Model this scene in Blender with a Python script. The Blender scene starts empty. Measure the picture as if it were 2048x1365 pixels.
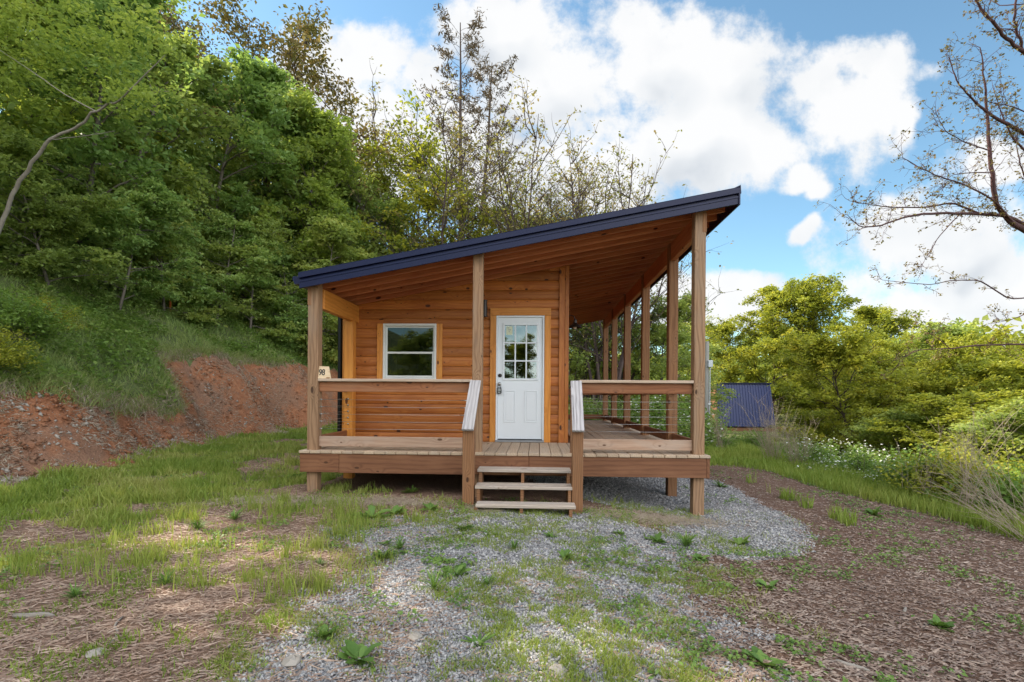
import bpy, math, random
import numpy as np
from mathutils import Vector, Matrix
R = math.radians
S = bpy.context.scene
COL = S.collection
random.seed(7)

# ------------------------------------------------------------------ camera
CZ = 1.40                                  # eye height above the ground at the steps
YAW = math.atan(50/1000); ROLL = R(0.4)
cd = bpy.data.cameras.new('camera'); cam = bpy.data.objects.new('camera', cd); COL.objects.link(cam)
cd.sensor_width = 36; cd.lens = 36*1000/2048
cd.shift_y = 109/2048; cd.clip_start = .05; cd.clip_end = 2000
cam.location = (0, 0, CZ)
cam.matrix_world = Matrix.Translation((0, 0, CZ)) @ Matrix.Rotation(YAW, 4, 'Z') @ Matrix.Rotation(R(90), 4, 'X') @ Matrix.Rotation(ROLL, 4, 'Z')
S.camera = cam

# ------------------------------------------------------------------ sky, sun, exposure
SUN_AZ, SUN_EL = R(-64), R(38)             # azimuth from +Y, clockwise positive
w = bpy.data.worlds.new("World"); S.world = w; w.use_nodes = True
S.view_settings.view_transform = 'Standard'; S.view_settings.look = 'None'
S.view_settings.exposure = 1.1; S.view_settings.gamma = 1
sd = bpy.data.lights.new('sun', 'SUN'); sd.energy = 4.5; sd.angle = R(0.5); sd.color = (1, .9, .74)
sun = bpy.data.objects.new('sun', sd); COL.objects.link(sun)
tosun = Vector((math.sin(SUN_AZ)*math.cos(SUN_EL), math.cos(SUN_AZ)*math.cos(SUN_EL), math.sin(SUN_EL)))
sun.rotation_euler = tosun.to_track_quat('Z', 'Y').to_euler()
sun.location = (-30, 20, 40)

def raydir(u, v):                          # measured direction in the photograph -> world direction
    du, dv = u-1024, v-791
    a = du*math.cos(ROLL)+dv*math.sin(ROLL); b = -du*math.sin(ROLL)+dv*math.cos(ROLL)
    x = a/1000; z = -b/1000
    return Vector((x*math.cos(YAW)-math.sin(YAW), x*math.sin(YAW)+math.cos(YAW), z))
def at(u, v, Y):
    d = raydir(u, v); t = Y/d.y
    return Vector((d.x*t, Y, CZ+d.z*t))
def X(u, Y): return at(u, 791, Y).x
def Z(u, v, Y): return at(u, v, Y).z

class NT:
    """small node helper"""
    def __init__(s, nt): s.nt = nt; s.N = nt.nodes; s.L = nt.links
    def n(s, t, **k):
        o = s.N.new(t)
        for a, b in k.items(): setattr(o, a, b)
        return o
    def put(s, sock, v):
        if isinstance(v, bpy.types.NodeSocket): s.L.new(v, sock)
        elif v is not None: sock.default_value = v
    def m(s, op, a, b=None, c=None, clamp=False):
        o = s.n('ShaderNodeMath', operation=op, use_clamp=clamp)
        s.put(o.inputs[0], a); s.put(o.inputs[1], b)
        if c is not None: s.put(o.inputs[2], c)
        return o.outputs[0]
    def v(s, op, a, b=None):
        o = s.n('ShaderNodeVectorMath', operation=op)
        s.put(o.inputs[0], a)
        if b is not None: s.put(o.inputs[1], b)
        return o.outputs['Value'] if op in ('LENGTH', 'DOT_PRODUCT') else o.outputs[0]
    def noise(s, vec, scale, detail=4, rough=.55, dim='3D'):
        o = s.n('ShaderNodeTexNoise', noise_dimensions=dim)
        s.put(o.inputs['Vector'], vec); o.inputs['Scale'].default_value = scale
        o.inputs['Detail'].default_value = detail; o.inputs['Roughness'].default_value = rough
        return o.outputs['Fac']
    def mix(s, f, a, b, mode='MIX'):
        o = s.n('ShaderNodeMix', data_type='RGBA', blend_type=mode)
        s.put(o.inputs[0], f); s.put(o.inputs[6], a); s.put(o.inputs[7], b)
        return o.outputs[2]
    def step(s, x, a, b, lo=0., hi=1.):
        o = s.n('ShaderNodeMapRange', interpolation_type='SMOOTHSTEP')
        s.put(o.inputs[0], x); s.put(o.inputs[1], a); s.put(o.inputs[2], b)
        o.inputs[3].default_value = lo; o.inputs[4].default_value = hi
        return o.outputs[0]
    def ramp(s, f, stops):
        o = s.n('ShaderNodeValToRGB'); cr = o.color_ramp
        while len(cr.elements) < len(stops): cr.elements.new(.5)
        for e, (p, c) in zip(cr.elements, stops): e.position = p; e.color = (*c, 1)
        s.put(o.inputs[0], f); return o.outputs[0]
    def attr(s, name):
        return s.n('ShaderNodeAttribute', attribute_name=name)

def c4(c): return (*c, 1.0)

def build_world():
    w.node_tree.nodes.clear()
    # cumulus field : clouds as soft ellipses in sky directions, broken up by noise
    q = NT(w.node_tree)
    geo = q.n('ShaderNodeTexCoord'); d = q.v('NORMALIZE', geo.outputs['Generated'])
    sep = q.n('ShaderNodeSeparateXYZ'); q.put(sep.inputs[0], d)
    y = q.m('MAXIMUM', sep.outputs[1], .12)
    comb = q.n('ShaderNodeCombineXYZ')
    q.put(comb.inputs[0], q.m('DIVIDE', sep.outputs[0], y)); q.put(comb.inputs[1], q.m('DIVIDE', sep.outputs[2], y))
    p = comb.outputs[0]
    wn = q.n('ShaderNodeTexNoise', noise_dimensions='2D'); q.put(wn.inputs['Vector'], p); wn.inputs['Scale'].default_value = 5.0; wn.inputs['Detail'].default_value = 3
    pw = q.v('ADD', p, q.v('MULTIPLY', q.v('SUBTRACT', wn.outputs['Color'], (.5, .5, .5)), (.14, .14, 0)))
    B = [(600,190,110,170),(740,120,130,100),(740,290,290,150),(1000,50,140,110),
         (1090,150,190,150),(1000,330,300,170),(1310,120,150,135),(1450,150,150,140),(1370,270,250,140),(1500,285,110,85),
         (1200,360,260,110),(865,190,100,105),(1705,235,125,105),(1760,150,100,80),(1655,175,60,75),(1790,240,60,75),
         (1600,345,60,36),(1635,372,36,30),(1900,480,230,120),(1990,590,260,110),(1830,610,150,80),(1420,620,200,62),
         (1990,330,110,70),(1630,468,40,26),(2040,730,120,70)]
    def blobs(pv, L, sm):
        F = None
        for (u, v, a, b) in L:
            dd = raydir(u, v); c = (-dd.x/dd.y*1000/a, -dd.z/dd.y*1000/b, 0)
            o = q.n('ShaderNodeVectorMath', operation='MULTIPLY_ADD'); q.put(o.inputs[0], pv); q.put(o.inputs[1], (1000/a, 1000/b, 0)); q.put(o.inputs[2], c)
            l = q.v('LENGTH', o.outputs[0])
            F = l if F is None else q.m('SMOOTH_MIN', F, l, sm)
        return q.m('SUBTRACT', 1.0, F)
    F0 = q.m('MAXIMUM', blobs(pw, B, .25), -1.2)
    big = q.n('ShaderNodeTexNoise', noise_dimensions='2D'); q.put(big.inputs['Vector'], p); big.inputs['Scale'].default_value = 7; big.inputs['Detail'].default_value = 9; big.inputs['Roughness'].default_value = .64
    F = q.m('ADD', F0, q.m('MULTIPLY', q.m('SUBTRACT', big.outputs['Fac'], .5), 1.7))
    gen = q.m('MULTIPLY', q.m('SUBTRACT', q.noise(d, 2.2, 6, .6), .43), 3.2)
    msk = q.step(sep.outputs[1], .2, .45)
    F = q.m('ADD', q.m('MULTIPLY', F, msk), q.m('MULTIPLY', gen, q.m('SUBTRACT', 1.0, msk)))
    up = q.v('ADD', pw, (-.03, .07, 0))
    Fu = blobs(up, [b_ for b_ in B if b_[2]*b_[3] > 13000], .3)
    sky = q.n('ShaderNodeTexSky', sky_type='NISHITA', sun_disc=False)
    sky.sun_elevation = SUN_EL; sky.sun_rotation = SUN_AZ
    sky.altitude = 1200; sky.air_density = 1.0; sky.dust_density = .3; sky.ozone_density = 1.2
    alpha = q.step(F, -.06, .48)
    thick = q.step(F, .2, 1.3)
    under = q.step(q.m('SUBTRACT', Fu, F0), -.4, .5)
    shade = q.m('ADD', q.m('MULTIPLY', under, q.m('ADD', .35, q.m('MULTIPLY', thick, .65))), q.m('MULTIPLY', q.m('SUBTRACT', big.outputs['Fac'], .5), -.9), clamp=True)
    soft = wn.outputs['Fac']
    shade = q.m('ADD', shade, q.m('MULTIPLY', q.m('SUBTRACT', soft, .5), 1.3), clamp=True)
    ccol = q.ramp(shade, [(0, (1.0, 1.0, 1.0)), (.35, (.90, .92, .94)), (1, (.50, .56, .64))])
    sepd = q.n('ShaderNodeSeparateXYZ'); q.put(sepd.inputs[0], d)
    # sunlit faces of unseen clouds opposite the sun, brightened to fill the cabin front
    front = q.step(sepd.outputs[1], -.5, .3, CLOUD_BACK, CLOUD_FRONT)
    hz = q.step(sepd.outputs[2], -.02, .01)
    b1 = q.n('ShaderNodeBackground'); q.put(b1.inputs[0], q.mix(1.0, sky.outputs[0], (.90, 1.06, .95, 1), 'MULTIPLY')); b1.inputs[1].default_value = SKY_STRENGTH
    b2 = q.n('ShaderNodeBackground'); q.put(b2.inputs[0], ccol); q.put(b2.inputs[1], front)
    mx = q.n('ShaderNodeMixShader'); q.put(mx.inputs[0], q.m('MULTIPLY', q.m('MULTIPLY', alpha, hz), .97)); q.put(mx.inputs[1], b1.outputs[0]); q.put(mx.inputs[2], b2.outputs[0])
    out = q.n('ShaderNodeOutputWorld'); q.put(out.inputs[0], mx.outputs[0])
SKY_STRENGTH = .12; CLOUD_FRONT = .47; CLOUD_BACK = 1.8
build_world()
w.cycles.sampling_method = 'MANUAL'; w.cycles.sample_map_resolution = 1024

# ------------------------------------------------------------------ numpy noise and terrain
def _h(i, j, s):
    n = (i*374761393 + j*668265263 + s*974634777) & 0xffffffff
    n = ((n ^ (n >> 13))*1274126177) & 0xffffffff
    return ((n ^ (n >> 16)) & 0xffff)/65535.0
def vn(x, y, s=0):
    x = np.asarray(x, float); y = np.asarray(y, float)
    i = np.floor(x).astype(np.int64); j = np.floor(y).astype(np.int64)
    fx = x-i; fy = y-j; fx = fx*fx*(3-2*fx); fy = fy*fy*(3-2*fy)
    a = _h(i, j, s); b = _h(i+1, j, s); c = _h(i, j+1, s); d = _h(i+1, j+1, s)
    return a*(1-fx)*(1-fy)+b*fx*(1-fy)+c*(1-fx)*fy+d*fx*fy
def fbm(x, y, s=0, o=4):
    t = 0; a = .5; n = 0
    for k in range(o):
        t = t+a*vn(x*2**k, y*2**k, s+k*17); n += a; a *= .5
    return t/n
def ss(x, a, b):
    t = np.clip((np.asarray(x, float)-a)/(b-a), 0, 1); return t*t*(3-2*t)

def foot(y):                               # x of the foot of the cut bank
    return -7.9-.35*np.sin(y*.45+1)-.5*ss(y, 9, 12)+.25*np.sin(y*1.7)+.35*ss(y, 9.2, 8.0)*0
def turf_s(y):                             # how far up the cut the turf starts
    return np.interp(y, [0, 6, 7.6, 8.6, 9.6, 11.2, 12.2, 12.9, 14, 40], [1.3, 1.35, 1.45, 1.2, .95, .78, .8, 1.75, 1.7, 1.7])
def ground_z(x, y):
    x = np.asarray(x, float); y = np.asarray(y, float)
    b = np.interp(x, [-9, -3, 0, 2.1, 5, 6.6, 9, 14, 22, 60], [.12, .10, .05, -.12, -.20, -.33, -1.2, -2.6, -3.6, -4.0])
    fz = np.interp(y, [0, 30, 42, 60, 90, 400], [-1.6, -1.6, -1.15, .3, .6, 4])
    b = b+(fz-b)*ss(y, 21, 38)*ss(x, 3.5, 9)
    s = foot(y)-x
    hc = np.interp(y, [0, 7, 9, 12.5, 14, 40], [1.4, 1.45, 1.7, 2.05, 2.3, 2.3])
    cut = hc*ss(s, -.15, 1.75)+.6*np.maximum(0, s-1.45)-.022*np.maximum(0, s-16)**1.5
    cut = cut+(s > 0)*(.34*(fbm(x*1.3, y*1.3, 5)-.5)+.20*(fbm(x*4, y*4, 6)-.5)+.12*(fbm(x*10, y*10, 8, 2)-.5)*ss(s, 2.2, 1.2)+.10*(fbm(x*2+y*.3, y*7, 7, 3)-.5)*ss(s, 2.2, 1.2))*ss(s, 0, .5)
    n = .05*(fbm(x*.8, y*.8, 1)-.5)+.03*(fbm(x*4, y*4, 2, 3)-.5)+.012*(fbm(x*16, y*16, 3, 2)-.5)
    # wheel ruts on the drive
    n = n-.035*np.exp(-((x+4.6-.1*y)/.35)**2)
    return b+cut+n*ss(np.abs(x)+np.abs(y)*.3, 40, 25)
def gz(x, y): return float(ground_z(x, y))
def gp(u, v):                              # measured spot on the ground
    d = raydir(u, v); t = 1.4/max(.01, -d.z)
    for k in range(30):
        z = gz(d.x*t, d.y*t); t = t*.5+.5*(CZ-z)/max(.01, -d.z)
    return (d.x*t, d.y*t)

def poly_mask(x, y, pts, soft):
    """soft-edged polygon mask (world metres)"""
    P = np.array(pts); n = len(P)
    inside = np.zeros(np.shape(x), bool); dist = np.full(np.shape(x), 1e9)
    for i in range(n):
        a = P[i]; b = P[(i+1) % n]
        e = b-a; L = (e**2).sum()
        t = np.clip(((x-a[0])*e[0]+(y-a[1])*e[1])/L, 0, 1)
        dist = np.minimum(dist, np.hypot(x-a[0]-t*e[0], y-a[1]-t*e[1]))
        c = ((a[1] > y) != (b[1] > y)) & (x < (b[0]-a[0])*(y-a[1])/((b[1]-a[1]) or 1e-9)+a[0])
        inside ^= c
    sdv = np.where(inside, dist, -dist)
    return ss(sdv, -soft, soft)
G1 = [gp(u, v) for u, v in [(700,1062),(870,1030),(1010,1022),(1180,1030),(1330,1090),(1460,1190),(1500,1270),(1520,1500),(620,1500),(640,1290),(690,1180),(730,1110)]]
G2 = [gp(1325,1085),gp(1480,1108),gp(1610,1102),gp(1615,1072),gp(1525,1012),gp(1440,962),(3.0,10),(2.8,13),(1.2,13),(0,8.4),(.55,6.9),(1.7,6.3)]
G3 = [gp(u, v) for u, v in [(930,1022),(1180,1024),(1300,1062),(1400,1092),(1540,1085),(1600,1110),(1500,1120),(1330,1110),(1180,1060),(1000,1045)]]
def m_gravel(x, y):
    n = (fbm(x*1.6, y*1.6, 31)-.5)*1.1; n2 = fbm(x*7, y*7, 32)-.5
    a = poly_mask(x+n+n2*.5, y+n*.6-n2*.3, G1, .75)*(.55+.45*ss(fbm(x*1.4+5, y*1.4, 33), .33, .55)); b = poly_mask(x+n*.5+n2*.3, y+n*.4, G2, .28); c = poly_mask(x+n*.5, y+n2*.3, G3, .2)
    return np.maximum(np.maximum(a, b), c)
def m_grass(x, y):
    """density of green blades on the bench"""
    g = m_gravel(x, y)
    n1 = fbm(x*.9, y*.9, 41); n2 = fbm(x*3, y*3, 42)
    d = np.hypot(x, y)
    # left lawn: thick by the foot of the bank, patchy across the drive, thin straw in front
    s = foot(y)-x
    left = ss(x, -1.6, -3.0)*ss(d, 3.6, 5.8)
    band = np.exp(-((s+1.3)/1.3)**2)*.9+np.exp(-((y-6.3-.35*(x+5))/.55)**2)*.75*ss(x, -2.4, -3.2)*ss(x,-7,-5)
    L = left*(band+ss(y, 7.5, 10)*.75+.46)*ss(n1*.6+n2*.4, .36, .58)*1.3
    L = L*np.clip(ss(s, .25, -.3), 0, 1)
    mid = ss(n1*.5+n2*.5, .47, .62)*.30*(g > .2)
    thin = ss(n2, .42, .62)*.30*(x < -.8)*(d < 6.5)
    # right verge beyond the chip path
    edge = 3.5+(20-y)*.03
    vr = ss(x, 4.6+.8*(fbm(y*.7, x*.2, 45)-.5)+ss(y, 10, 6)*.75, 5.4+ss(y, 10, 6)*.75)*.95+ss(y, 10.5, 13)*ss(x, 2.4, 3.4)
    under = (x > -3.1)*(x < 2.2)*(y > 6.9)
    strip = np.exp(-((x-(3.75+.02*y))/.18)**2)*(y > 5.6)*(y < 9.5)*.7*ss(n2, .4, .6)
    return np.clip(np.maximum(np.maximum(L, mid), np.maximum(thin, np.maximum(vr, strip)))*(1-under), 0, 1)
def m_straw(x, y):                         # pale straw (1) to brown wood chips (0)
    return ss(x+.8*(fbm(x, y, 51)-.5), 1.6, .2)

# ------------------------------------------------------------------ mesh helpers
def newmesh(name, V, F, mats=(), attrs=None, smooth=False):
    """V (n,3); F (m,k) equal-sized faces or list of arrays of several sizes"""
    me = bpy.data.meshes.new(name)
    Fs = F if isinstance(F, list) else [F]
    Fs = [np.asarray(f, np.int32) for f in Fs if len(f)]
    me.vertices.add(len(V)); me.vertices.foreach_set('co', np.asarray(V, np.float32).ravel())
    nl = sum(f.size for f in Fs); npoly = sum(len(f) for f in Fs)
    me.loops.add(nl); me.polygons.add(npoly)
    me.loops.foreach_set('vertex_index', np.concatenate([f.ravel() for f in Fs]))
    tot = np.concatenate([np.full(len(f), f.shape[1], np.int32) for f in Fs])
    me.polygons.foreach_set('loop_start', np.concatenate([[0], np.cumsum(tot)[:-1]]).astype(np.int32))
    if smooth: me.polygons.foreach_set('use_smooth', np.ones(npoly, bool))
    for k, a in (attrs or {}).items():
        a = np.asarray(a, np.float32)
        if a.ndim == 1:
            t = me.attributes.new(k, 'FLOAT', 'POINT'); t.data.foreach_set('value', a)
        else:
            t = me.attributes.new(k, 'FLOAT_VECTOR', 'POINT'); t.data.foreach_set('vector', a.ravel())
    me.update(calc_edges=True); me.validate()
    for m in mats: me.materials.append(m)
    return me
def link(name, me, parent=None, loc=None):
    o = bpy.data.objects.new(name, me); COL.objects.link(o)
    if loc is not None: o.location = loc
    if parent is not None:
        o.parent = parent
        o.matrix_parent_inverse = Matrix.Translation(-WL.get(parent.name, Vector((0, 0, 0))))
    return o
WL = {}                                    # world location of parents that are not at the origin
def tag(o, label=None, cat=None, group=None, kind=None):
    if label: o['label'] = label
    if cat: o['category'] = cat
    if group: o['group'] = group
    if kind: o['kind'] = kind
    return o
def thing(name, loc, label, cat, group=None):
    o = bpy.data.objects.new(name, None); COL.objects.link(o); o.location = loc; o.empty_display_size = .2
    WL[o.name] = Vector(loc)
    return tag(o, label, cat, group)

class MB:
    """collects boards, bars and tubes of ONE mesh; 'bc' = position along/across the board, 'bt' = tint"""
    def __init__(s): s.v = []; s.f = []; s.bc = []; s.bt = []
    def add(s, V, F, bc=None, t=None):
        n = len(s.v); s.v += [tuple(p) for p in V]; s.f += [tuple(i+n for i in f) for f in F]
        s.bc += [tuple(p) for p in (bc if bc is not None else V)]
        t = random.random() if t is None else t
        s.bt += [t]*len(V)
    def box(s, x0, x1, y0, y1, z0, z1, along=None, t=None):
        V = [(x, y, z) for z in (z0, z1) for y in (y0, y1) for x in (x0, x1)]
        F = [(0, 2, 3, 1), (4, 5, 7, 6), (0, 1, 5, 4), (2, 6, 7, 3), (0, 4, 6, 2), (1, 3, 7, 5)]
        dims = (x1-x0, y1-y0, z1-z0)
        a = dims.index(max(dims)) if along is None else along
        o = [random.uniform(0, 40) for _ in range(3)]
        idx = (a, (a+2) % 3, (a+1) % 3) if a != 1 else (1, 0, 2)
        s.add(V, F, [(p[idx[0]]+o[0], p[idx[1]]+o[1], p[idx[2]]+o[2]) for p in V], t)
    def bar(s, p, q, w, h, up=(0, 0, 1), t=None):
        """rectangular bar from p to q, w across, h along 'up'"""
        p = Vector(p); q = Vector(q); d = (q-p); L = d.length; d.normalize()
        sx = d.cross(Vector(up)).normalized(); uz = sx.cross(d).normalized()
        V = []; bc = []; o = [random.uniform(0, 40) for _ in range(3)]
        for (e, l) in ((p, 0), (q, L)):
            for (i, j) in ((-1, -1), (1, -1), (1, 1), (-1, 1)):
                V.append(e+sx*(i*w/2)+uz*(j*h/2)); bc.append((l+o[0], i*w/2+o[1], j*h/2+o[2]))
        s.add(V, [(3, 2, 1, 0), (4, 5, 6, 7), (0, 1, 5, 4), (1, 2, 6, 5), (2, 3, 7, 6), (3, 0, 4, 7)], bc, t)
    def prism(s, pts, a, b, axis=0, t=None):
        """polygon pts (2D) pushed along axis from a to b"""
        n = len(pts); V = []
        for c in (a, b):
            for (p, q) in pts:
                V.append({0: (c, p, q), 1: (p, c, q), 2: (p, q, c)}[axis])
        F = [tuple(range(n))[::-1], tuple(range(n, 2*n))]+[(i, (i+1) % n, n+(i+1) % n, n+i) for i in range(n)]
        o = [random.uniform(0, 40) for _ in range(3)]
        s.add(V, F, [(p[axis]+o[0], p[(axis+2) % 3]+o[1], p[(axis+1) % 3]+o[2]) for p in V], t)
    def tube(s, pts, rad, n=8, cap=True, t=None):
        V, F = tube_np(np.array([tuple(p) for p in pts], float), np.broadcast_to(np.asarray(rad, float), (len(pts),)), n)
        F = [tuple(f) for f in F]
        if cap: m = len(pts); F += [tuple(range(n))[::-1], tuple(range((m-1)*n, m*n))]
        s.add([tuple(p) for p in V], F, None, t)
    def lathe(s, prof, c, n=20, axis=2, t=None):
        """prof: (radius, height) pairs round an axis through c"""
        V = []; F = []
        for (r, h) in prof:
            for k in range(n):
                a = 2*math.pi*k/n; p = [r*math.cos(a), r*math.sin(a), h]
                if axis == 1: p = [p[0], p[2], p[1]]
                if axis == 0: p = [p[2], p[0], p[1]]
                V.append((p[0]+c[0], p[1]+c[1], p[2]+c[2]))
        for i in range(len(prof)-1):
            for k in range(n): F.append((i*n+k, i*n+(k+1) % n, (i+1)*n+(k+1) % n, (i+1)*n+k))
        F += [tuple(range(n))[::-1], tuple(range((len(prof)-1)*n, len(prof)*n))]
        s.add(V, F, None, t)
    def build(s, name, mat, parent=None, bevel=0, smooth=False, loc=None):
        me = bpy.data.meshes.new(name)
        off = Vector(loc) if loc is not None else Vector((0, 0, 0))
        me.from_pydata([Vector(p)-off for p in s.v], [], s.f)
        a = me.attributes.new('bc', 'FLOAT_VECTOR', 'POINT'); a.data.foreach_set('vector', np.array(s.bc, np.float32).ravel())
        a = me.attributes.new('bt', 'FLOAT', 'POINT'); a.data.foreach_set('value', np.array(s.bt, np.float32))
        me.materials.append(mat)
        if smooth: me.polygons.foreach_set('use_smooth', np.ones(len(me.polygons), bool))
        me.update()
        o = link(name, me, parent)
        if loc is not None and parent is None: o.location = loc
        if bevel:
            b = o.modifiers.new('bevel', 'BEVEL'); b.width = bevel; b.segments = 1; b.limit_method = 'ANGLE'; b.angle_limit = R(50)
        return o

def tube_np(P, r, n=6):
    m = len(P); T = np.gradient(P, axis=0); T /= np.linalg.norm(T, axis=1, keepdims=True)+1e-9
    ref = np.where(np.abs(T[:, 2:3]) > .9, np.array([[1., 0, 0]]), np.array([[0, 0, 1.]]))
    A = np.cross(T, ref); A /= np.linalg.norm(A, axis=1, keepdims=True)+1e-9
    B = np.cross(T, A)
    an = np.linspace(0, 2*np.pi, n, endpoint=False)
    V = P[:, None, :]+r[:, None, None]*(np.cos(an)[None, :, None]*A[:, None, :]+np.sin(an)[None, :, None]*B[:, None, :])
    i = np.arange(m-1)[:, None]*n; k = np.arange(n)[None, :]; k2 = (k+1) % n
    F = np.stack([i+k, i+k2, i+n+k2, i+n+k], -1).reshape(-1, 4)
    return V.reshape(-1, 3), F

# ------------------------------------------------------------------ materials
def mat(name):
    m = bpy.data.materials.new(name); m.use_nodes = True; m.node_tree.nodes.clear()
    q = NT(m.node_tree); out = q.n('ShaderNodeOutputMaterial')
    return m, q, out
def plain(name, col, rough=.5, metal=0, var=.12, bump=0, scale=30, spec=.5):
    m, q, out = mat(name)
    tc = q.n('ShaderNodeTexCoord')
    n = q.noise(tc.outputs['Object'], scale, 5)
    c = q.mix(n, c4([a*(1-var) for a in col]), c4([min(1, a*(1+var)) for a in col]))
    b = q.n('ShaderNodeBsdfPrincipled'); q.put(b.inputs['Base Color'], c)
    q.put(b.inputs['Roughness'], q.m('ADD', rough-.06, q.m('MULTIPLY', n, .12))); b.inputs['Metallic'].default_value = metal
    b.inputs['Specular IOR Level'].default_value = spec
    if bump:
        bp = q.n('ShaderNodeBump'); bp.inputs['Strength'].default_value = bump; bp.inputs['Distance'].default_value = .01
        q.put(bp.inputs['Height'], n); q.put(b.inputs['Normal'], bp.outputs[0])
    q.put(out.inputs[0], b.outputs[0]); return m

def wood(name, light, dark, knot, ring=34., ringamt=.6, blotch=None, blotchamt=.4, rough=.6, knots=.55, tint=.25, crack=0., fibre=.35):
    """board-aligned wood: growth rings that bend round knots, fibre, blotches, checks"""
    m, q, out = mat(name)
    bc = q.attr('bc').outputs['Vector']; bt = q.attr('bt').outputs['Fac']
    low = q.noise(q.v('MULTIPLY', bc, (.7, 3, 3)), 1, 3)
    vor = q.n('ShaderNodeTexVoronoi', voronoi_dimensions='2D'); s0 = q.n('ShaderNodeSeparateXYZ'); q.put(s0.inputs[0], bc); cb = q.n('ShaderNodeCombineXYZ'); q.put(cb.inputs[0], s0.outputs[0]); q.put(cb.inputs[1], q.m('ADD', s0.outputs[1], s0.outputs[2])); q.put(vor.inputs['Vector'], q.v('MULTIPLY', cb.outputs[0], (2.9, 6.0, 1)))
    vor.inputs['Scale'].default_value = 1.0
    sc = q.n('ShaderNodeSeparateColor'); q.put(sc.inputs[0], vor.outputs['Color'])
    on = q.m('GREATER_THAN', sc.outputs[0], 1-knots*.75)
    nz = q.m('MULTIPLY', q.m('SUBTRACT', q.noise(q.v('MULTIPLY', bc, (8, 20, 20)), 1, 3), .5), .06)
    kd = q.m('ADD', vor.outputs['Distance'], nz)
    size = q.m('ADD', .025, q.m('MULTIPLY', q.m('POWER', sc.outputs[1], 2.0), .11))
    K = q.m('MULTIPLY', q.step(kd, q.m('MULTIPLY', size, 1.25), q.m('MULTIPLY', size, .75)), on)
    G = q.m('MULTIPLY', q.step(kd, .42, .0), on)
    sx = q.n('ShaderNodeSeparateXYZ'); q.put(sx.inputs[0], bc)
    ph = q.m('ADD', q.m('ADD', sx.outputs[1], q.m('MULTIPLY', sx.outputs[2], .6)), q.m('MULTIPLY', low, .16))
    ph = q.m('ADD', ph, q.m('MULTIPLY', G, .07))
    sn = q.m('SINE', q.m('MULTIPLY', ph, ring*2*math.pi))
    rg = q.m('POWER', q.m('MULTIPLY_ADD', sn, .5, .5), 2.2)
    fb = q.noise(q.v('MULTIPLY', bc, (5, 160, 160)), 1, 4)
    c = q.mix(q.m('MULTIPLY', rg, ringamt), c4(light), c4(dark))
    c = q.mix(q.step(fb, .3, .75, 0, fibre), c, c4([a*.62 for a in dark]))
    if blotch:
        bl = q.noise(q.v('MULTIPLY', bc, (1.6, 6, 6)), 1, 5)
        c = q.mix(q.step(bl, .45, .68, 0, blotchamt), c, c4(blotch))
    if crack:
        ck = q.noise(q.v('MULTIPLY', bc, (1.4, 75, 75)), 1, 3, .4)
        c = q.mix(q.step(ck, .62, .70, 0, crack), c, c4([a*.3 for a in dark]))
    c = q.mix(K, c, c4(knot))
    t = q.m('ADD', 1-tint/2, q.m('MULTIPLY', bt, tint))
    cc = q.n('ShaderNodeCombineColor')
    for i in range(3): q.put(cc.inputs[i], t)
    c = q.mix(1.0, c, cc.outputs[0], 'MULTIPLY')
    b = q.n('ShaderNodeBsdfPrincipled'); q.put(b.inputs['Base Color'], c)
    q.put(b.inputs['Roughness'], q.m('ADD', rough-.1, q.m('MULTIPLY', fb, .2)))
    b.inputs['Specular IOR Level'].default_value = .35
    bp = q.n('ShaderNodeBump'); bp.inputs['Strength'].default_value = .35; bp.inputs['Distance'].default_value = .004
    q.put(bp.inputs['Height'], q.m('SUBTRACT', q.m('ADD', fb, q.m('MULTIPLY', rg, .5)), K)); q.put(b.inputs['Normal'], bp.outputs[0])
    q.put(out.inputs[0], b.outputs[0]); return m

M = {}
M['log'] = wood('stained_log', (.47, .165, .036), (.33, .092, .018), (.06, .018, .008), 20, .6, (.28, .075, .016), .6, .48, .8, .42)
M['trim'] = wood('stained_trim', (.68, .27, .05), (.46, .15, .022), (.12, .035, .01), 26, .5, (.72, .33, .07), .4, .48, .35, .25)
M['soffit'] = wood('stained_soffit', (.50, .185, .078), (.34, .105, .042), (.06, .018, .008), 22, .4, (.30, .07, .03), .5, .5, .4, .3)
M['post'] = wood('treated_post', (.28, .135, .06), (.155, .062, .026), (.06, .024, .01), 36, .65, (.26, .15, .085), .45, .7, .35, .2, .35)
M['postw'] = wood('weathered_post', (.35, .21, .12), (.18, .095, .05), (.07, .035, .02), 38, .7, (.26, .185, .13), .6, .75, .35, .15, .45)
M['rim'] = wood('rim_board', (.205, .088, .042), (.11, .042, .02), (.07, .028, .012), 18, .6, (.24, .11, .055), .55, .7, .35, .3, .2)
M['rail'] = wood('rail_board', (.32, .125, .052), (.18, .062, .025), (.08, .03, .015), 26, .6, (.30, .155, .085), .5, .65, .5, .25, .2)
M['kick'] = wood('weathered_kick_board', (.48, .32, .23), (.31, .18, .115), (.12, .06, .035), 22, .5, (.40, .32, .26), .5, .75, .55, .2, .2)
M['grey'] = wood('grey_weathered_board', (.56, .53, .54), (.26, .235, .24), (.14, .11, .10), 22, .8, (.48, .44, .43), .4, .8, .25, .12, .6, .5)
M['deck'] = wood('deck_board', (.50, .375, .265), (.37, .255, .165), (.16, .09, .05), 30, .35, (.42, .34, .27), .5, .8, .3, .28, .3)
M['cap'] = wood('tan_rail_cap', (.55, .42, .32), (.38, .26, .18), (.14, .08, .05), 26, .5, (.46, .38, .32), .5, .8, .4, .15, .4)
M['tread'] = wood('tread_board', (.50, .42, .35), (.30, .22, .17), (.14, .09, .06), 30, .5, (.40, .36, .34), .5, .8, .3, .2, .5)
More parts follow.
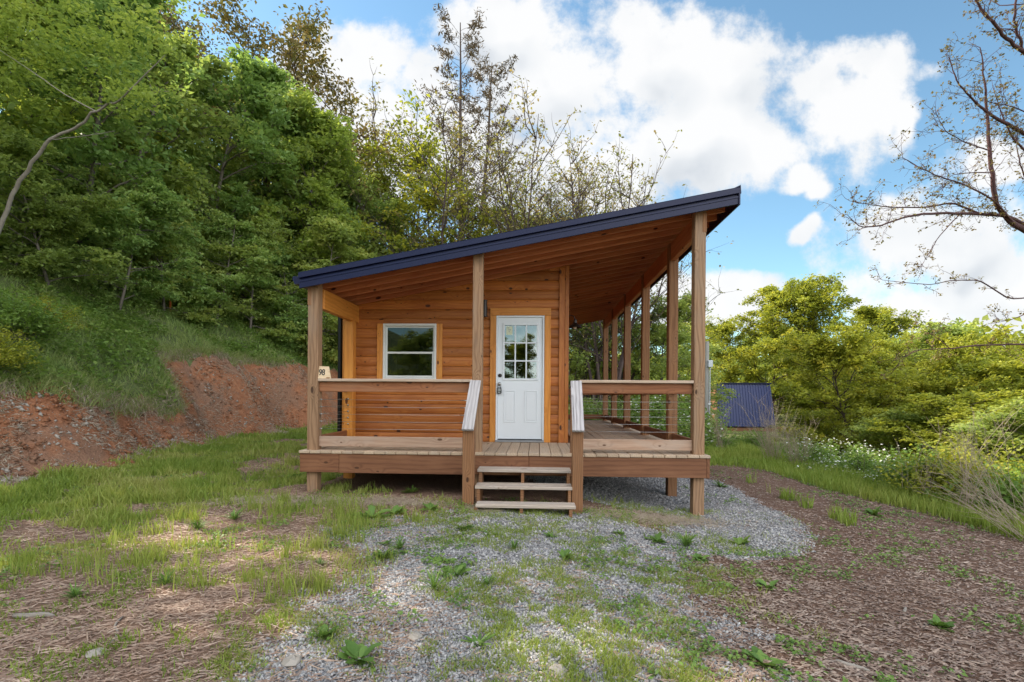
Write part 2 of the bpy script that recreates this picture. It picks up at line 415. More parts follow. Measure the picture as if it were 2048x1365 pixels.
M['plaque'] = wood('plaque_wood', (.72, .55, .36), (.58, .40, .23), (.3, .17, .08), 20, .3, None, 0, .5, .1, .1)
M['brownwood'] = wood('brown_cladding', (.26, .12, .06), (.16, .07, .035), (.08, .04, .02), 20, .5, None, 0, .7, .3, .3)
M['blueroof'] = plain('blue_roof_metal', (.014, .026, .12), .4, 0, .12, 0, .6)
M['navy'] = plain('navy_metal', (.005, .008, .042), .34, .0, .12, 0, 4, .3)
M['roofmetal'] = plain('roof_sheet_metal', (.035, .04, .075), .4, .1, .15, 0, 3)
M['white'] = plain('white_paint', (.72, .76, .80), .38, 0, .03, 0, 8)
M['vinyl'] = plain('white_vinyl', (.70, .71, .69), .4, 0, .03)
M['black'] = plain('black_metal', (.012, .012, .013), .38, .4, .2)
M['bronze'] = plain('bronze_metal', (.03, .022, .02), .35, .5, .2)
M['steel'] = plain('steel_cable', (.45, .45, .45), .35, .8, .1)
M['alu'] = plain('threshold_metal', (.35, .36, .38), .4, .7, .1)
M['lockgrey'] = plain('lock_box_grey', (.28, .30, .29), .4, .3, .1)
M['teal'] = plain('teal_siding', (.05, .12, .15), .6, 0, .2, 0, 3)
M['tealtrim'] = plain('pale_trim', (.55, .55, .52), .6, 0, .1)
M['dark'] = plain('dark_interior', (.03, .024, .02), .9, 0, .3, 0, 2, .1)
M['paper'] = plain('pale_sticker', (.62, .66, .48), .7, 0, .06)
M['ink'] = plain('black_ink', (.012, .012, .012), .5, 0, .1)
M['polegrey'] = wood('grey_pole', (.36, .35, .33), (.24, .23, .21), (.1, .09, .08), 20, .4, None, 0, .85, .1, .2)
M['box'] = plain('utility_box', (.50, .53, .56), .5, .1, .08)
M['stone'] = plain('pale_rock', (.34, .30, .26), .9, 0, .35, .5, 12)
M['stick'] = wood('grey_stick', (.34, .30, .26), (.22, .18, .15), (.1, .08, .06), 20, .5, None, 0, .9, .1, .3)
M['orange'] = plain('orange_paint', (.55, .14, .03), .6, 0, .2)
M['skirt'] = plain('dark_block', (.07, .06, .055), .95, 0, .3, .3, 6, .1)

def glass(nm='door_glass', k1=1.0, k0=.16):
    m, q, out = mat(nm)
    fr = q.n('ShaderNodeFresnel'); fr.inputs[0].default_value = 1.5
    gl = q.n('ShaderNodeBsdfGlossy'); gl.inputs['Roughness'].default_value = .01; gl.inputs[0].default_value = (.8, .85, .82, 1)
    tr = q.n('ShaderNodeBsdfTransparent'); tr.inputs[0].default_value = (.5, .52, .5, 1)
    tc = q.n('ShaderNodeTexCoord'); bp = q.n('ShaderNodeBump'); bp.inputs['Strength'].default_value = .02; bp.inputs['Distance'].default_value = .005
    q.put(bp.inputs['Height'], q.noise(tc.outputs['Object'], 2.5, 2)); q.put(gl.inputs['Normal'], bp.outputs[0])
    mx = q.n('ShaderNodeMixShader'); q.put(mx.inputs[0], q.m('ADD', q.m('MULTIPLY', fr.outputs[0], k1), k0)); q.put(mx.inputs[1], tr.outputs[0]); q.put(mx.inputs[2], gl.outputs[0])
    q.put(out.inputs[0], mx.outputs[0]); return m
M['glass'] = glass(); M['wglass'] = glass('window_glass', .7, .035)
m, q, out = mat('frosted_bulb'); b = q.n('ShaderNodeBsdfPrincipled'); b.inputs['Base Color'].default_value = (.75, .72, .68, 1); b.inputs['Roughness'].default_value = .25
q.put(out.inputs[0], b.outputs[0]); M['bulb'] = m

def leafmat(name, stops, trans=.5, objvar=.25, rough=.5):
    m, q, out = mat(name)
    r = q.attr('lr').outputs['Fac']
    oi = q.n('ShaderNodeObjectInfo')
    tc = q.n('ShaderNodeTexCoord')
    cl = q.noise(tc.outputs['Object'], .9, 3)
    f = q.m('ADD', q.m('MULTIPLY', r, .55), q.m('MULTIPLY', cl, .45))
    f = q.m('ADD', f, q.m('MULTIPLY', q.m('SUBTRACT', oi.outputs['Random'], .5), objvar), clamp=True)
    c = q.ramp(f, stops)
    d = q.n('ShaderNodeBsdfPrincipled'); q.put(d.inputs['Base Color'], c); d.inputs['Roughness'].default_value = rough; d.inputs['Specular IOR Level'].default_value = .3
    t = q.n('ShaderNodeBsdfTranslucent'); q.put(t.inputs[0], q.mix(.5, c, q.mix(1.0, c, (1.5, 1.35, .6, 1), 'MULTIPLY')))
    mx = q.n('ShaderNodeMixShader'); mx.inputs[0].default_value = trans; q.put(mx.inputs[1], d.outputs[0]); q.put(mx.inputs[2], t.outputs[0])
    q.put(out.inputs[0], mx.outputs[0]); return m
M['leafA'] = leafmat('forest_leaf', [(0, (.14, .20, .06)), (.45, (.29, .38, .105)), (.75, (.42, .49, .14)), (1, (.58, .60, .20))], .55)
M['leafY'] = leafmat('yellow_green_leaf', [(0, (.15, .22, .05)), (.45, (.31, .41, .09)), (.75, (.45, .53, .12)), (1, (.60, .64, .18))], .55)
M['leafF'] = leafmat('fresh_green_leaf', [(0, (.11, .19, .055)), (.45, (.24, .37, .11)), (.75, (.36, .48, .15)), (1, (.52, .60, .21))], .5)
M['leafB'] = leafmat('spring_leaf', [(0, (.10, .145, .022)), (.4, (.25, .29, .038)), (.75, (.43, .44, .06)), (1, (.62, .54, .10))])
M['leafC'] = leafmat('bud_leaf', [(0, (.14, .17, .045)), (.4, (.25, .26, .07)), (.7, (.32, .25, .12)), (1, (.42, .38, .15))], .35)
M['leafD'] = leafmat('pine_needle', [(0, (.045, .045, .025)), (.5, (.10, .075, .045)), (1, (.17, .11, .065))], .2)
M['leafR'] = leafmat('russet_leaf', [(0, (.08, .09, .03)), (.4, (.16, .15, .05)), (.7, (.24, .17, .075)), (1, (.28, .29, .09))], .3)
M['leafE'] = leafmat('shrub_leaf', [(0, (.09, .17, .04)), (.5, (.19, .30, .065)), (1, (.33, .43, .11))])
M['leafW'] = leafmat('weed_leaf', [(0, (.07, .14, .03)), (.5, (.15, .26, .055)), (1, (.30, .40, .10))], .3)
M['petal'] = leafmat('white_petal', [(0, (.55, .55, .5)), (1, (.8, .8, .76))], .2)
M['grass'] = leafmat('grass_blade', [(0, (.13, .20, .035)), (.4, (.22, .31, .05)), (.75, (.34, .38, .09)), (1, (.48, .43, .20))], .35)
M['hillgrass'] = leafmat('hill_grass_blade', [(0, (.14, .22, .065)), (.45, (.26, .34, .10)), (.8, (.38, .40, .17)), (1, (.52, .45, .30))], .35)
M['dry'] = leafmat('dry_stalk', [(0, (.24, .18, .13)), (.5, (.40, .32, .24)), (1, (.58, .50, .40))], .15)
M['chip'] = leafmat('wood_chip', [(0, (.10, .062, .045)), (.35, (.22, .145, .11)), (.7, (.38, .28, .22)), (1, (.62, .52, .44))], .0, 0)
M['straw'] = leafmat('straw_bit', [(0, (.16, .095, .065)), (.35, (.31, .20, .145)), (.7, (.48, .35, .27)), (1, (.66, .54, .45))], .1, 0)
M['gravel'] = leafmat('gravel_stone', [(0, (.12, .118, .12)), (.4, (.28, .27, .27)), (.7, (.46, .44, .43)), (1, (.76, .74, .72))], 0, 0, .85)
def bark(name, a, b):
    m, q, out = mat(name); tc = q.n('ShaderNodeTexCoord')
    n = q.noise(q.v('MULTIPLY', tc.outputs['Object'], (9, 9, 2)), 2, 5)
    p = q.n('ShaderNodeBsdfPrincipled'); q.put(p.inputs['Base Color'], q.mix(n, c4(a), c4(b))); p.inputs['Roughness'].default_value = .9
    q.put(out.inputs[0], p.outputs[0]); return m
M['bark'] = bark('grey_bark', (.07, .055, .045), (.22, .19, .16))
M['barkdark'] = bark('dark_bark', (.03, .02, .02), (.11, .075, .065))
M['barkred'] = bark('reddish_bark', (.035, .016, .018), (.12, .055, .055))
M['barkpale'] = bark('pale_bark', (.13, .10, .08), (.38, .34, .30))

def ground_mat():
    m, q, out = mat('bench_ground')
    tc = q.n('ShaderNodeTexCoord'); P = tc.outputs['Object']
    g = q.attr('grav').outputs['Fac']; gr = q.attr('grs').outputs['Fac']; st = q.attr('straw').outputs['Fac']
    n1 = q.noise(P, 3, 6); n2 = q.noise(P, 45, 5, .7); n3 = q.noise(P, 160, 3, .7)
    soil = q.ramp(n2, [(.25, (.07, .04, .028)), (.5, (.17, .10, .07)), (.75, (.30, .20, .145))])
    strw = q.ramp(n2, [(.25, (.12, .07, .048)), (.5, (.24, .15, .105)), (.75, (.38, .265, .20))])
    base = q.mix(st, soil, strw)
    vo = q.n('ShaderNodeTexVoronoi'); q.put(vo.inputs['Vector'], P); vo.inputs['Scale'].default_value = 60
    sv = q.n('ShaderNodeSeparateColor'); q.put(sv.inputs[0], vo.outputs['Color'])
    gravc = q.ramp(q.m('ADD', q.m('MULTIPLY', sv.outputs[0], .7), q.m('MULTIPLY', n3, .3)), [(.15, (.09, .09, .10)), (.5, (.24, .235, .25)), (.9, (.55, .54, .54))])
    grc = q.ramp(n2, [(.25, (.05, .075, .02)), (.6, (.13, .17, .05)), (.8, (.24, .22, .11))])
    gm = q.step(q.m('ADD', g, q.m('MULTIPLY', q.m('SUBTRACT', n1, .5), .5)), .3, .6)
    c = q.mix(gm, base, gravc)
    c = q.mix(q.step(q.m('ADD', gr, q.m('MULTIPLY', q.m('SUBTRACT', n1, .5), .4)), .3, .8, 0, .75), c, grc)
    b = q.n('ShaderNodeBsdfPrincipled'); q.put(b.inputs['Base Color'], c); b.inputs['Roughness'].default_value = .95; b.inputs['Specular IOR Level'].default_value = .15
    bp = q.n('ShaderNodeBump'); bp.inputs['Strength'].default_value = .8; bp.inputs['Distance'].default_value = .025
    q.put(bp.inputs['Height'], q.m('ADD', n2, q.m('MULTIPLY', vo.outputs['Distance'], .5))); q.put(b.inputs['Normal'], bp.outputs[0])
    q.put(out.inputs[0], b.outputs[0]); return m
def soil_mat(name, stops, patch=None):
    m, q, out = mat(name); tc = q.n('ShaderNodeTexCoord'); P = tc.outputs['Object']
    n1 = q.noise(P, 1.1, 5); n2 = q.noise(P, 9, 8, .7); n3 = q.noise(P, 40, 4, .7)
    c = q.ramp(q.m('ADD', q.m('MULTIPLY', n2, .6), q.m('MULTIPLY', n3, .4)), stops)
    if patch: c = q.mix(q.step(n1, .46, .62, 0, .6), c, q.ramp(n3, patch))
    b = q.n('ShaderNodeBsdfPrincipled'); q.put(b.inputs['Base Color'], c); b.inputs['Roughness'].default_value = .95; b.inputs['Specular IOR Level'].default_value = .15
    bp = q.n('ShaderNodeBump'); bp.inputs['Strength'].default_value = .9; bp.inputs['Distance'].default_value = .06
    q.put(bp.inputs['Height'], q.m('ADD', n2, q.m('MULTIPLY', n3, .4))); q.put(b.inputs['Normal'], bp.outputs[0])
    q.put(out.inputs[0], b.outputs[0]); return m
M['ground'] = ground_mat()
M['soil'] = soil_mat('red_soil', [(.3, (.15, .060, .032)), (.5, (.34, .145, .075)), (.7, (.50, .26, .145))], [(.3, (.13, .085, .06)), (.7, (.33, .22, .16))])
M['hill'] = soil_mat('hill_soil', [(.3, (.05, .07, .025)), (.5, (.11, .14, .05)), (.7, (.22, .21, .10))])

# ------------------------------------------------------------------ GROUND SHEET (ground, cut bank, hillside)
def spaced(parts):
    out = []
    for a, b, st in parts: out += list(np.arange(a, b, st))
    return np.array(out+[parts[-1][1]])
gx = spaced([(-420, -60, 18), (-60, -24, 1.5), (-24, -11.5, .35), (-11.5, -7, .09), (-7, 6.5, .07), (6.5, 14, .25), (14, 60, 2), (60, 420, 18)])
gy = spaced([(-420, -20, 20), (-20, 1, 1), (1, 8.5, .07), (8.5, 20, .14), (20, 45, .6), (45, 100, 4), (100, 420, 20)])
GX, GY = np.meshgrid(gx, gy); GZ = ground_z(GX, GY)
V = np.stack([GX, GY, GZ], -1).reshape(-1, 3); nx = len(gx); ny = len(gy)
ii, jj = np.meshgrid(np.arange(nx-1), np.arange(ny-1)); k = (jj*nx+ii).ravel()
Fq = np.stack([k, k+1, k+nx+1, k+nx], -1)
fc = V[Fq].mean(1); s_ = foot(fc[:, 1])-fc[:, 0]
edge = turf_s(fc[:, 1])+.6*(fbm(fc[:, 0]*2, fc[:, 1]*2, 71)-.5)
cls = np.where(s_ < 0, 0, np.where(s_ < edge, 1, 2))
for c_, nm, mt, lab in ((0, 'ground', 'ground', 'gravel, straw and wood chip ground around the cabin'), (1, 'soil_bank', 'soil', 'bare red soil of the cut bank left of the cabin'), (2, 'hillside', 'hill', 'grassy wooded hillside above the red soil bank')):
    f = Fq[cls == c_]; used, inv_ = np.unique(f, return_inverse=True)
    vv = V[used]
    at_ = {'grav': m_gravel(vv[:, 0], vv[:, 1]), 'grs': m_grass(vv[:, 0], vv[:, 1]), 'straw': m_straw(vv[:, 0], vv[:, 1])} if c_ == 0 else None
    o = link(nm, newmesh(nm, vv, inv_.reshape(-1, 4), [M[mt]], at_, True))
    tag(o, lab, 'ground' if c_ == 0 else 'hillside', kind='structure')

# ------------------------------------------------------------------ CABIN
RT = lambda x: 3.49+.184*(x+.229)          # top of the roof at x
DK = .66                                   # deck level
YW = 7.97                                  # front wall plane
cab = thing('cabin', (-.5, 6.5, .1), 'small orange stained log cabin with navy mono pitch roof and wrap around deck', 'cabin')
XL, XR = -3.12, X(1134, YW)
# wall of rounded logs, cut round the window and the door
win = (X(767, YW), X(873, YW), Z(820, 761, YW), Z(820, 648, YW))
door = (X(992, YW), X(1088, YW), DK, Z(1040, 632, YW))
def segs(x0, x1, holes):
    out = [(x0, x1)]
    for a, b in holes:
        nw = []
        for p, r_ in out:
            if b <= p or a >= r_: nw.append((p, r_)); continue
            if a > p: nw.append((p, a))
            if b < r_: nw.append((b, r_))
        out = nw
    return out
def log_wall(mb, x0, x1, holes, ylo):
    z = DK-.02; h = .1525
    while z < RT(x1):
        z1 = z+h
        hs = [(a, b) for (a, b, c, d) in holes if c < z1-.004 and d > z+.004]
        for (a, b, c, d) in holes:           # cut pieces filling the course above and below an opening
            if z+.02 < d < z1-.004: mb.prism([(ylo-.016, d+.002), (ylo-.02, z1-.002), (ylo+.1, z1-.002), (ylo+.1, d+.002)][::-1], a, b, 0)
            if z+.004 < c < z1-.02: mb.prism([(ylo-.018, z+.002), (ylo-.018, c-.002), (ylo+.1, c-.002), (ylo+.1, z+.002)][::-1], a, b, 0)
        for a, b in segs(x0, x1, hs):
            aa = a
            if RT(b)-.05 < z: continue
            if RT(aa)-.05 < z1: aa = max(a, (z1+.03-3.49)/.184-.229)
            if aa > b-.02:
                aa = a
            top = min(z1, RT(a)-.03) if aa == a and RT(a)-.05 < z1 else z1
            prof = []
            for i in range(9):
                t = i/8; bul = .017*math.sqrt(max(0, 1-(2*t-1)**2*.96))
                prof.append((ylo-bul, z+.002+(top-z-.004)*t))
            prof += [(ylo+.11, top-.002), (ylo+.11, z+.002)]
            if top > z+.02: mb.prism(prof[::-1], aa, b, 0)
            if aa > a+.05:                   # wedge above the last full log
                mb.prism([(aa, z+.002), (aa, z1-.002), (max(a, aa-(z1-z)/.184), z+.002)], ylo-.02, ylo+.1, 1)
        z = z1
mb = MB(); log_wall(mb, XL, XR, [win, door], YW)
wall = mb.build('log_wall', M['log'], cab)
mb = MB(); log_wall(mb, XL, XR, [], 15.2)
mb2 = MB()
for (xx, sgn) in ((XL, -1), (XR, 1)):
    z = DK-.02
    while z < RT(xx)-.16:
        mb.prism([(xx, z+.002), (xx+sgn*.02, z+.03), (xx+sgn*.02, z+.12), (xx, z+.15), (xx-sgn*.09, z+.15), (xx-sgn*.09, z+.002)], YW+.12, 15.18, 1); z += .1525
mb.build('log_wall', M['log'], cab)['label'] = 'side and rear log walls'
mb = MB(); mb.box(XL+.1, XR-.1, YW+.14, 15.1, DK-.02, DK+.01); mb.box(XL+.1, XR-.1, 10.6, 10.65, DK, 3.2); mb.box(XL+.095, XL+.11, YW+.14, 10.6, DK, 2.9); mb.box(XR-.11, XR-.095, YW+.14, 10.6, DK, 3.4)
mb.build('interior_lining', M['dark'], cab)
# corner boards and wall trim
mb = MB(); xc = X(1117, YW)
mb.box(xc, XR-.045, YW-.05, YW-.026, DK, RT(xc)-.17); mb.box(XR-.043, XR+.018, YW-.052, YW-.022, DK, RT(XR)-.17)
mb.build('corner_board', M['log'], cab, .004)
mb = MB(); mb.box(XL-.02, XL+.12, YW-.05, YW-.026, DK, RT(XL)-.1); mb.build('corner_board', M['trim'], cab, .004)
# window
wx0, wx1, wz0, wz1 = win
mb = MB(); f = .035
mb.box(wx0, wx0+f, YW-.055, YW+.08, wz0, wz1); mb.box(wx1-f, wx1, YW-.055, YW+.08, wz0, wz1)
mb.box(wx0+f, wx1-f, YW-.055, YW+.08, wz1-f, wz1); mb.box(wx0+f, wx1-f, YW-.058, YW+.08, wz0, wz0+.045)
window = mb.build('window', M['vinyl'], cab, .004)
zm = Z(820, 706, YW)
for nm, a, b, yy in (('sash', zm-.015, wz1-f, YW-.01), ('sash', wz0+.045, zm+.02, YW-.032)):
    mb = MB(); e = .026 if yy > YW-.02 else .034
    mb.box(wx0+f+.002, wx0+f+e, yy, yy+.025, a, b); mb.box(wx1-f-e, wx1-f-.002, yy, yy+.025, a, b)
    mb.box(wx0+f+e, wx1-f-e, yy+.001, yy+.024, b-e, b-.002); mb.box(wx0+f+e, wx1-f-e, yy+.001, yy+.024, a+.002, a+e)
    mb.build(nm, M['vinyl'], window, .002)
    mb = MB(); mb.box(wx0+f+e-.004, wx1-f-e+.004, yy+.011, yy+.015, a+e-.004, b-e+.004); mb.build('window_pane', M['wglass'], window)
for a, b in ((X(755, YW), wx0-.002), (wx1+.002, X(885, YW))):
    mb = MB(); mb.box(a, b, YW-.05, YW-.027, wz0-.01, wz1); mb.build('window_trim', M['trim'], window, .004)
# door
dx0, dx1, dz0, dz1 = door
mb = MB(); j = .028
mb.box(dx0, dx0+j, YW-.045, YW+.1, dz0+.02, dz1); mb.box(dx1-j, dx1, YW-.045, YW+.1, dz0+.02, dz1); mb.box(dx0+j, dx1-j, YW-.045, YW+.1, dz1-j, dz1)
fr = mb.build('door_frame', M['white'], cab, .003)
gx0, gx1, gz0, gz1 = X(1008, YW), X(1074, YW), Z(1040, 758, YW), Z(1040, 650, YW)
mb = MB(); a0, a1, b0, b1 = dx0+j+.003, dx1-j-.003, dz0+.05, dz1-j-.003; ya, yb = YW-.022, YW+.022
mb.box(a0, gx0, ya, yb, b0, b1); mb.box(gx1, a1, ya, yb, b0, b1); mb.box(gx0, gx1, ya, yb, gz1, b1); mb.box(gx0, gx1, ya, yb, b0, gz0)
dr = mb.build('door', M['white'], cab)
mb = MB(); e = .024
for (p0, p1, q0, q1) in ((gx0-e, gx0+.008, gz0-e, gz1+e), (gx1-.008, gx1+e, gz0-e, gz1+e)): mb.box(p0, p1, ya-.014, ya-.001, q0, q1)
for (q0, q1) in ((gz0-e, gz0+.008), (gz1-.008, gz1+e)): mb.box(gx0+.008, gx1-.008, ya-.013, ya-.001, q0, q1)
for i in (1, 2):
    xx = gx0+(gx1-gx0)*i/3; mb.box(xx-.011, xx+.011, ya-.009, ya+.03, gz0, gz1)
    zz = gz0+(gz1-gz0)*i/3; mb.box(gx0, gx1, ya-.0075, ya+.028, zz-.011, zz+.011)
mb.build('muntins', M['white'], dr, .003)
mb = MB(); mb.box(gx0, gx1, ya+.008, ya+.012, gz0, gz1); mb.build('door_glass', M['glass'], dr)
for (u0, u1) in ((1008, 1031), (1049, 1075)):
    mb = MB(); p0, p1 = X(u0, YW), X(u1, YW); q0, q1 = Z(1040, 845, YW), Z(1040, 781, YW); t_ = .016
    mb.prism([(p0, q0), (p1, q0), (p1-t_, q0+t_), (p0+t_, q0+t_)], ya-.007, ya-.0005, 1); mb.prism([(p0, q1), (p0+t_, q1-t_), (p1-t_, q1-t_), (p1, q1)], ya-.007, ya-.0005, 1)
    mb.prism([(p0, q0), (p0+t_, q0+t_), (p0+t_, q1-t_), (p0, q1)], ya-.007, ya-.0005, 1); mb.prism([(p1, q0), (p1, q1), (p1-t_, q1-t_), (p1-t_, q0+t_)], ya-.007, ya-.0005, 1)
    mb.box(p0+.035, p1-.035, ya-.005, ya-.0005, q0+.035, q1-.035)
    mb.build('door_panel', M['white'], dr, .002)
mb = MB(); c = at(1000, 751, ya); mb.lathe([(.0, -.024), (.026, -.022), (.03, -.008), (.031, 0)], (c.x, ya, c.z), 20, 1); mb.box(c.x-.004, c.x+.004, ya-.034, ya-.02, c.z-.012, c.z+.012); mb.build('deadbolt', M['bronze'], dr, smooth=False)
mb = MB(); c = at(999, 768, ya); mb.lathe([(.0, -.07), (.02, -.068), (.027, -.055), (.026, -.04), (.012, -.03), (.012, -.012), (.03, -.008), (.03, 0)], (c.x, ya, c.z), 20, 1); mb.build('door_knob', M['steel'], dr, smooth=True)
KNOB = c.copy()
mb = MB(); mb.box(X(1012, YW), X(1024, YW), ya+.003, ya+.0055, Z(1018, 670, YW), Z(1018, 653, YW)); stk = mb.build('sticker', M['paper'], dr)
mb = MB()
for i, (p, w_) in enumerate(((.02, .03), (.035, .05), (.05, .02))):
    z_ = Z(1018, 653, YW)-.02-i*.03; mb.box(X(1014, YW)+.01*i, X(1014, YW)+.01*i+w_, ya+.001, ya+.0025, z_-.012, z_)
mb.build('sticker_print', M['lockgrey'], stk)
mb = MB(); mb.box(dx0-.005, dx1+.005, YW-.09, YW+.1, dz0+.004, dz0+.034); mb.build('threshold', M['alu'], dr, .004)
for a, b in ((X(980, YW), dx0-.002), (dx1+.002, X(1101, YW))):
    mb = MB(); mb.box(a, b, YW-.052, YW-.027, DK, dz1); mb.build('door_trim', M['trim'], fr, .004)
mb = MB(); mb.box(X(980, YW), X(1101, YW), YW-.054, YW-.029, dz1+.003, Z(1040, 617, YW)); mb.build('door_trim', M['trim'], fr, .004)
# posts
PX1, PX0 = 2.0, -3.045                     # left face of right row, left face of left row
PR = [6.49, 7.73, 9.65, 11.58, 13.5, 15.23]; PW = .14
def post(x, y, z1, mt='post', w_=PW, z0=None):
    mb = MB(); b = gz(x+.07, y+.07)-.05 if z0 is None else z0
    mb.box(x, x+w_, y, y+w_, b, z1, 2); return mb.build('post', M[mt], cab, .006)
for i, y in enumerate(PR): post(PX1, y, RT(PX1)-.16 if i else RT(PX1)-.05, 'postw' if i == 0 else 'post')
post(PX0, PR[0], RT(PX0)-.05, 'postw'); post(PX0+.03, PR[1]-.06, RT(PX0)-.42, 'trim')
P2X = X(944, 6.49); post(P2X, 6.49, RT(P2X)-.06, 'postw', .13)
NX = X(1142, 6.49); post(NX, 6.52, DK+.93, 'post', .10)
for y in PR[2:]: post(PX0, y, RT(PX0)-.42)
# beams that carry the rafters
for (x0, x1, zt, tag_) in ((PX1+.02, PX1+.10, 0, 'right'), (PX0+.07, PX0+.16, 0, 'left')):
    mb = MB(); top = RT(x0)-.162
    mb.box(x0, x1, PR[0]+PW+.002, 15.6, top-.27, top, 1); o = mb.build('beam', M['soffit'] if tag_ == 'right' else M['trim'], cab, .005)
for (x0, zb, zt) in ((PX1+.095, 3.50, RT(2.1)-.17), (PX0-.004, 2.58, RT(-3.0)-.17)):
    mb = MB(); mb.box(x0, x0+.052, PR[0]-.004, PR[0]+PW-.01, zb, zt, 2); mb.build('beam_end', M['post'], cab, .004)
# rafters, sheathing, metal roof
RX0, RX1, RY0, RY1 = -3.10, 2.485, 6.35, 15.75
rf = MB()
def slope(mb, x0, x1, y0, y1, top, bot, t=None):
    V = [(x, y, RT(x)-d) for d in (bot, top) for y in (y0, y1) for x in (x0, x1)]
    o = random.uniform(0, 30)
    mb.add(V, [(0, 2, 3, 1), (4, 5, 7, 6), (0, 1, 5, 4), (2, 6, 7, 3), (0, 4, 6, 2), (1, 3, 7, 5)], [(p[0]+o, p[2]-RT(p[0])+o, p[1]) for p in V], t)
yy = RY0+.045; slope(rf, RX0+.05, RX1-.03, yy, yy+.038, .025, .165)
rafters = []
yy = 6.66
while yy < RY1-.1:
    slope(rf, RX0+.04, RX1-.045, yy, yy+.038, .025, .158); yy += .305
roof = MB(); slope(roof, RX0, RX1, RY0+.03, RY1, .0, .012)
for k_ in range(int((RY1-RY0)/.23)):
    y_ = RY0+.12+k_*.23; slope(roof, RX0, RX1-.01, y_, y_+.022, -.014, .001)
roofo = roof.build('roof', M['roofmetal'], cab)
rf.build('rafters', M['soffit'], roofo, .003)
mb = MB()
x_ = RX0+.01; 
yb_ = RY0+.085
while yb_ < RY1-.02:
    y2_ = min(RY1-.01, yb_+.14); slope(mb, RX0+.01, RX1-.01, yb_, y2_-.004, .0125, .024); yb_ = y2_
mb.build('sheathing', M['soffit'], roofo)
mb = MB()                                  # front fascia: upper rake strip, groove, lower board
slope(mb, RX0-.003, RX1+.004, RY0-.02, RY0+.029, -.012, .058); slope(mb, RX0, RX1, RY0+.02, RY0+.03, .058, .086); slope(mb, RX0, RX1, RY0-.004, RY0+.029, .086, .112); slope(mb, RX0, RX1, RY0+.003, RY0+.029, .112, .186)
slope(mb, RX0-.003, RX1+.004, RY0-.022, RY0+.06, -.016, -.012)
mb.build('fascia', M['navy'], roofo, .003)
mb = MB(); mb.box(RX1+.001, RX1+.02, RY0-.012, RY1, RT(RX1)-.2, RT(RX1)+.012); mb.prism([(RX1-.08, RT(RX1-.08)+.012), (RX1+.022, RT(RX1)+.045), (RX1+.03, RT(RX1)-.06), (RX1+.021, RT(RX1)-.06), (RX1+.018, RT(RX1)+.03), (RX1-.08, RT(RX1-.08)+.004)], RY0-.014, RY1, 1)
mb.build('fascia', M['navy'], roofo)
mb = MB()
gprof = [(-.0, .0), (-.10, .0), (-.115, -.02), (-.108, -.05), (-.085, -.105), (-.0, -.105)]
mb.prism([(RX0-.004+a, RT(RX0)-.015+b) for a, b in gprof][::-1], RY0+.06, RY1, 1); mb.build('gutter', M['navy'], roofo)
mb = MB(); mb.box(X(676, 8.05), X(676, 8.05)+.06, 8.02, 8.10, gz(-3.2, 8.05), 2.75, 2); mb.build('downspout', M['black'], cab, .01)
# deck
mb = MB(); x_ = -3.115; i = 0
while x_ < 2.17:
    x2 = min(x_+.1375, 2.19); yf = 6.408+random.uniform(-.004, .004)
    ye = 15.55 if x_ > XR+.02 else YW-.03
    zt = DK+random.uniform(-.002, .001)
    cuts = [yf, ye] if ye < 9 else [yf, 10.2+(i % 2)*1.1, 13.6-(i % 3)*.9, ye]
    for a, b in zip(cuts[:-1], cuts[1:]): mb.box(x_, x2, a, b-.003, zt-.036, zt, 1)
    x_ += .1435; i += 1
deck = mb.build('deck', M['deck'], cab, .005)
mb = MB(); zb, zt = .372, .6225
xs = X(679, 6.43)
mb.box(-3.108, xs-.002, 6.424, 6.462, zb+.004, zt); mb.box(xs+.002, -.10, 6.424, 6.462, zb, zt); mb.box(-.096, 2.145, 6.424, 6.462, zb, zt)
mb.build('rim_board', M['rim'], deck, .004)
mb = MB(); mb.box(2.148, 2.186, 6.424, 15.5, zb, zt, 1); mb.build('rim_board', M['rim'], deck, .004)
mb = MB(); mb.box(-3.108, -3.07, 6.464, YW, zb, zt, 1); mb.box(XL, XL+.03, YW, 15.5, zb-.1, zt, 1); mb.build('rim_board', M['rim'], deck, .004)
mb = MB()
for k_ in range(20):
    y_ = 6.9+.4*k_
    mb.box(-3.06, 2.14, y_, y_+.038, zb+.06, zt-.001, 0)
mb.build('joists', M['brownwood'], deck)
mb = MB(); mb.box(XL+.05, XR-.15, 8.6, 8.75, -.4, zb+.05); mb.box(XR-.16, XR-.02, 8.76, 15, -.6, zb+.05); mb.build('foundation', M['skirt'], cab)
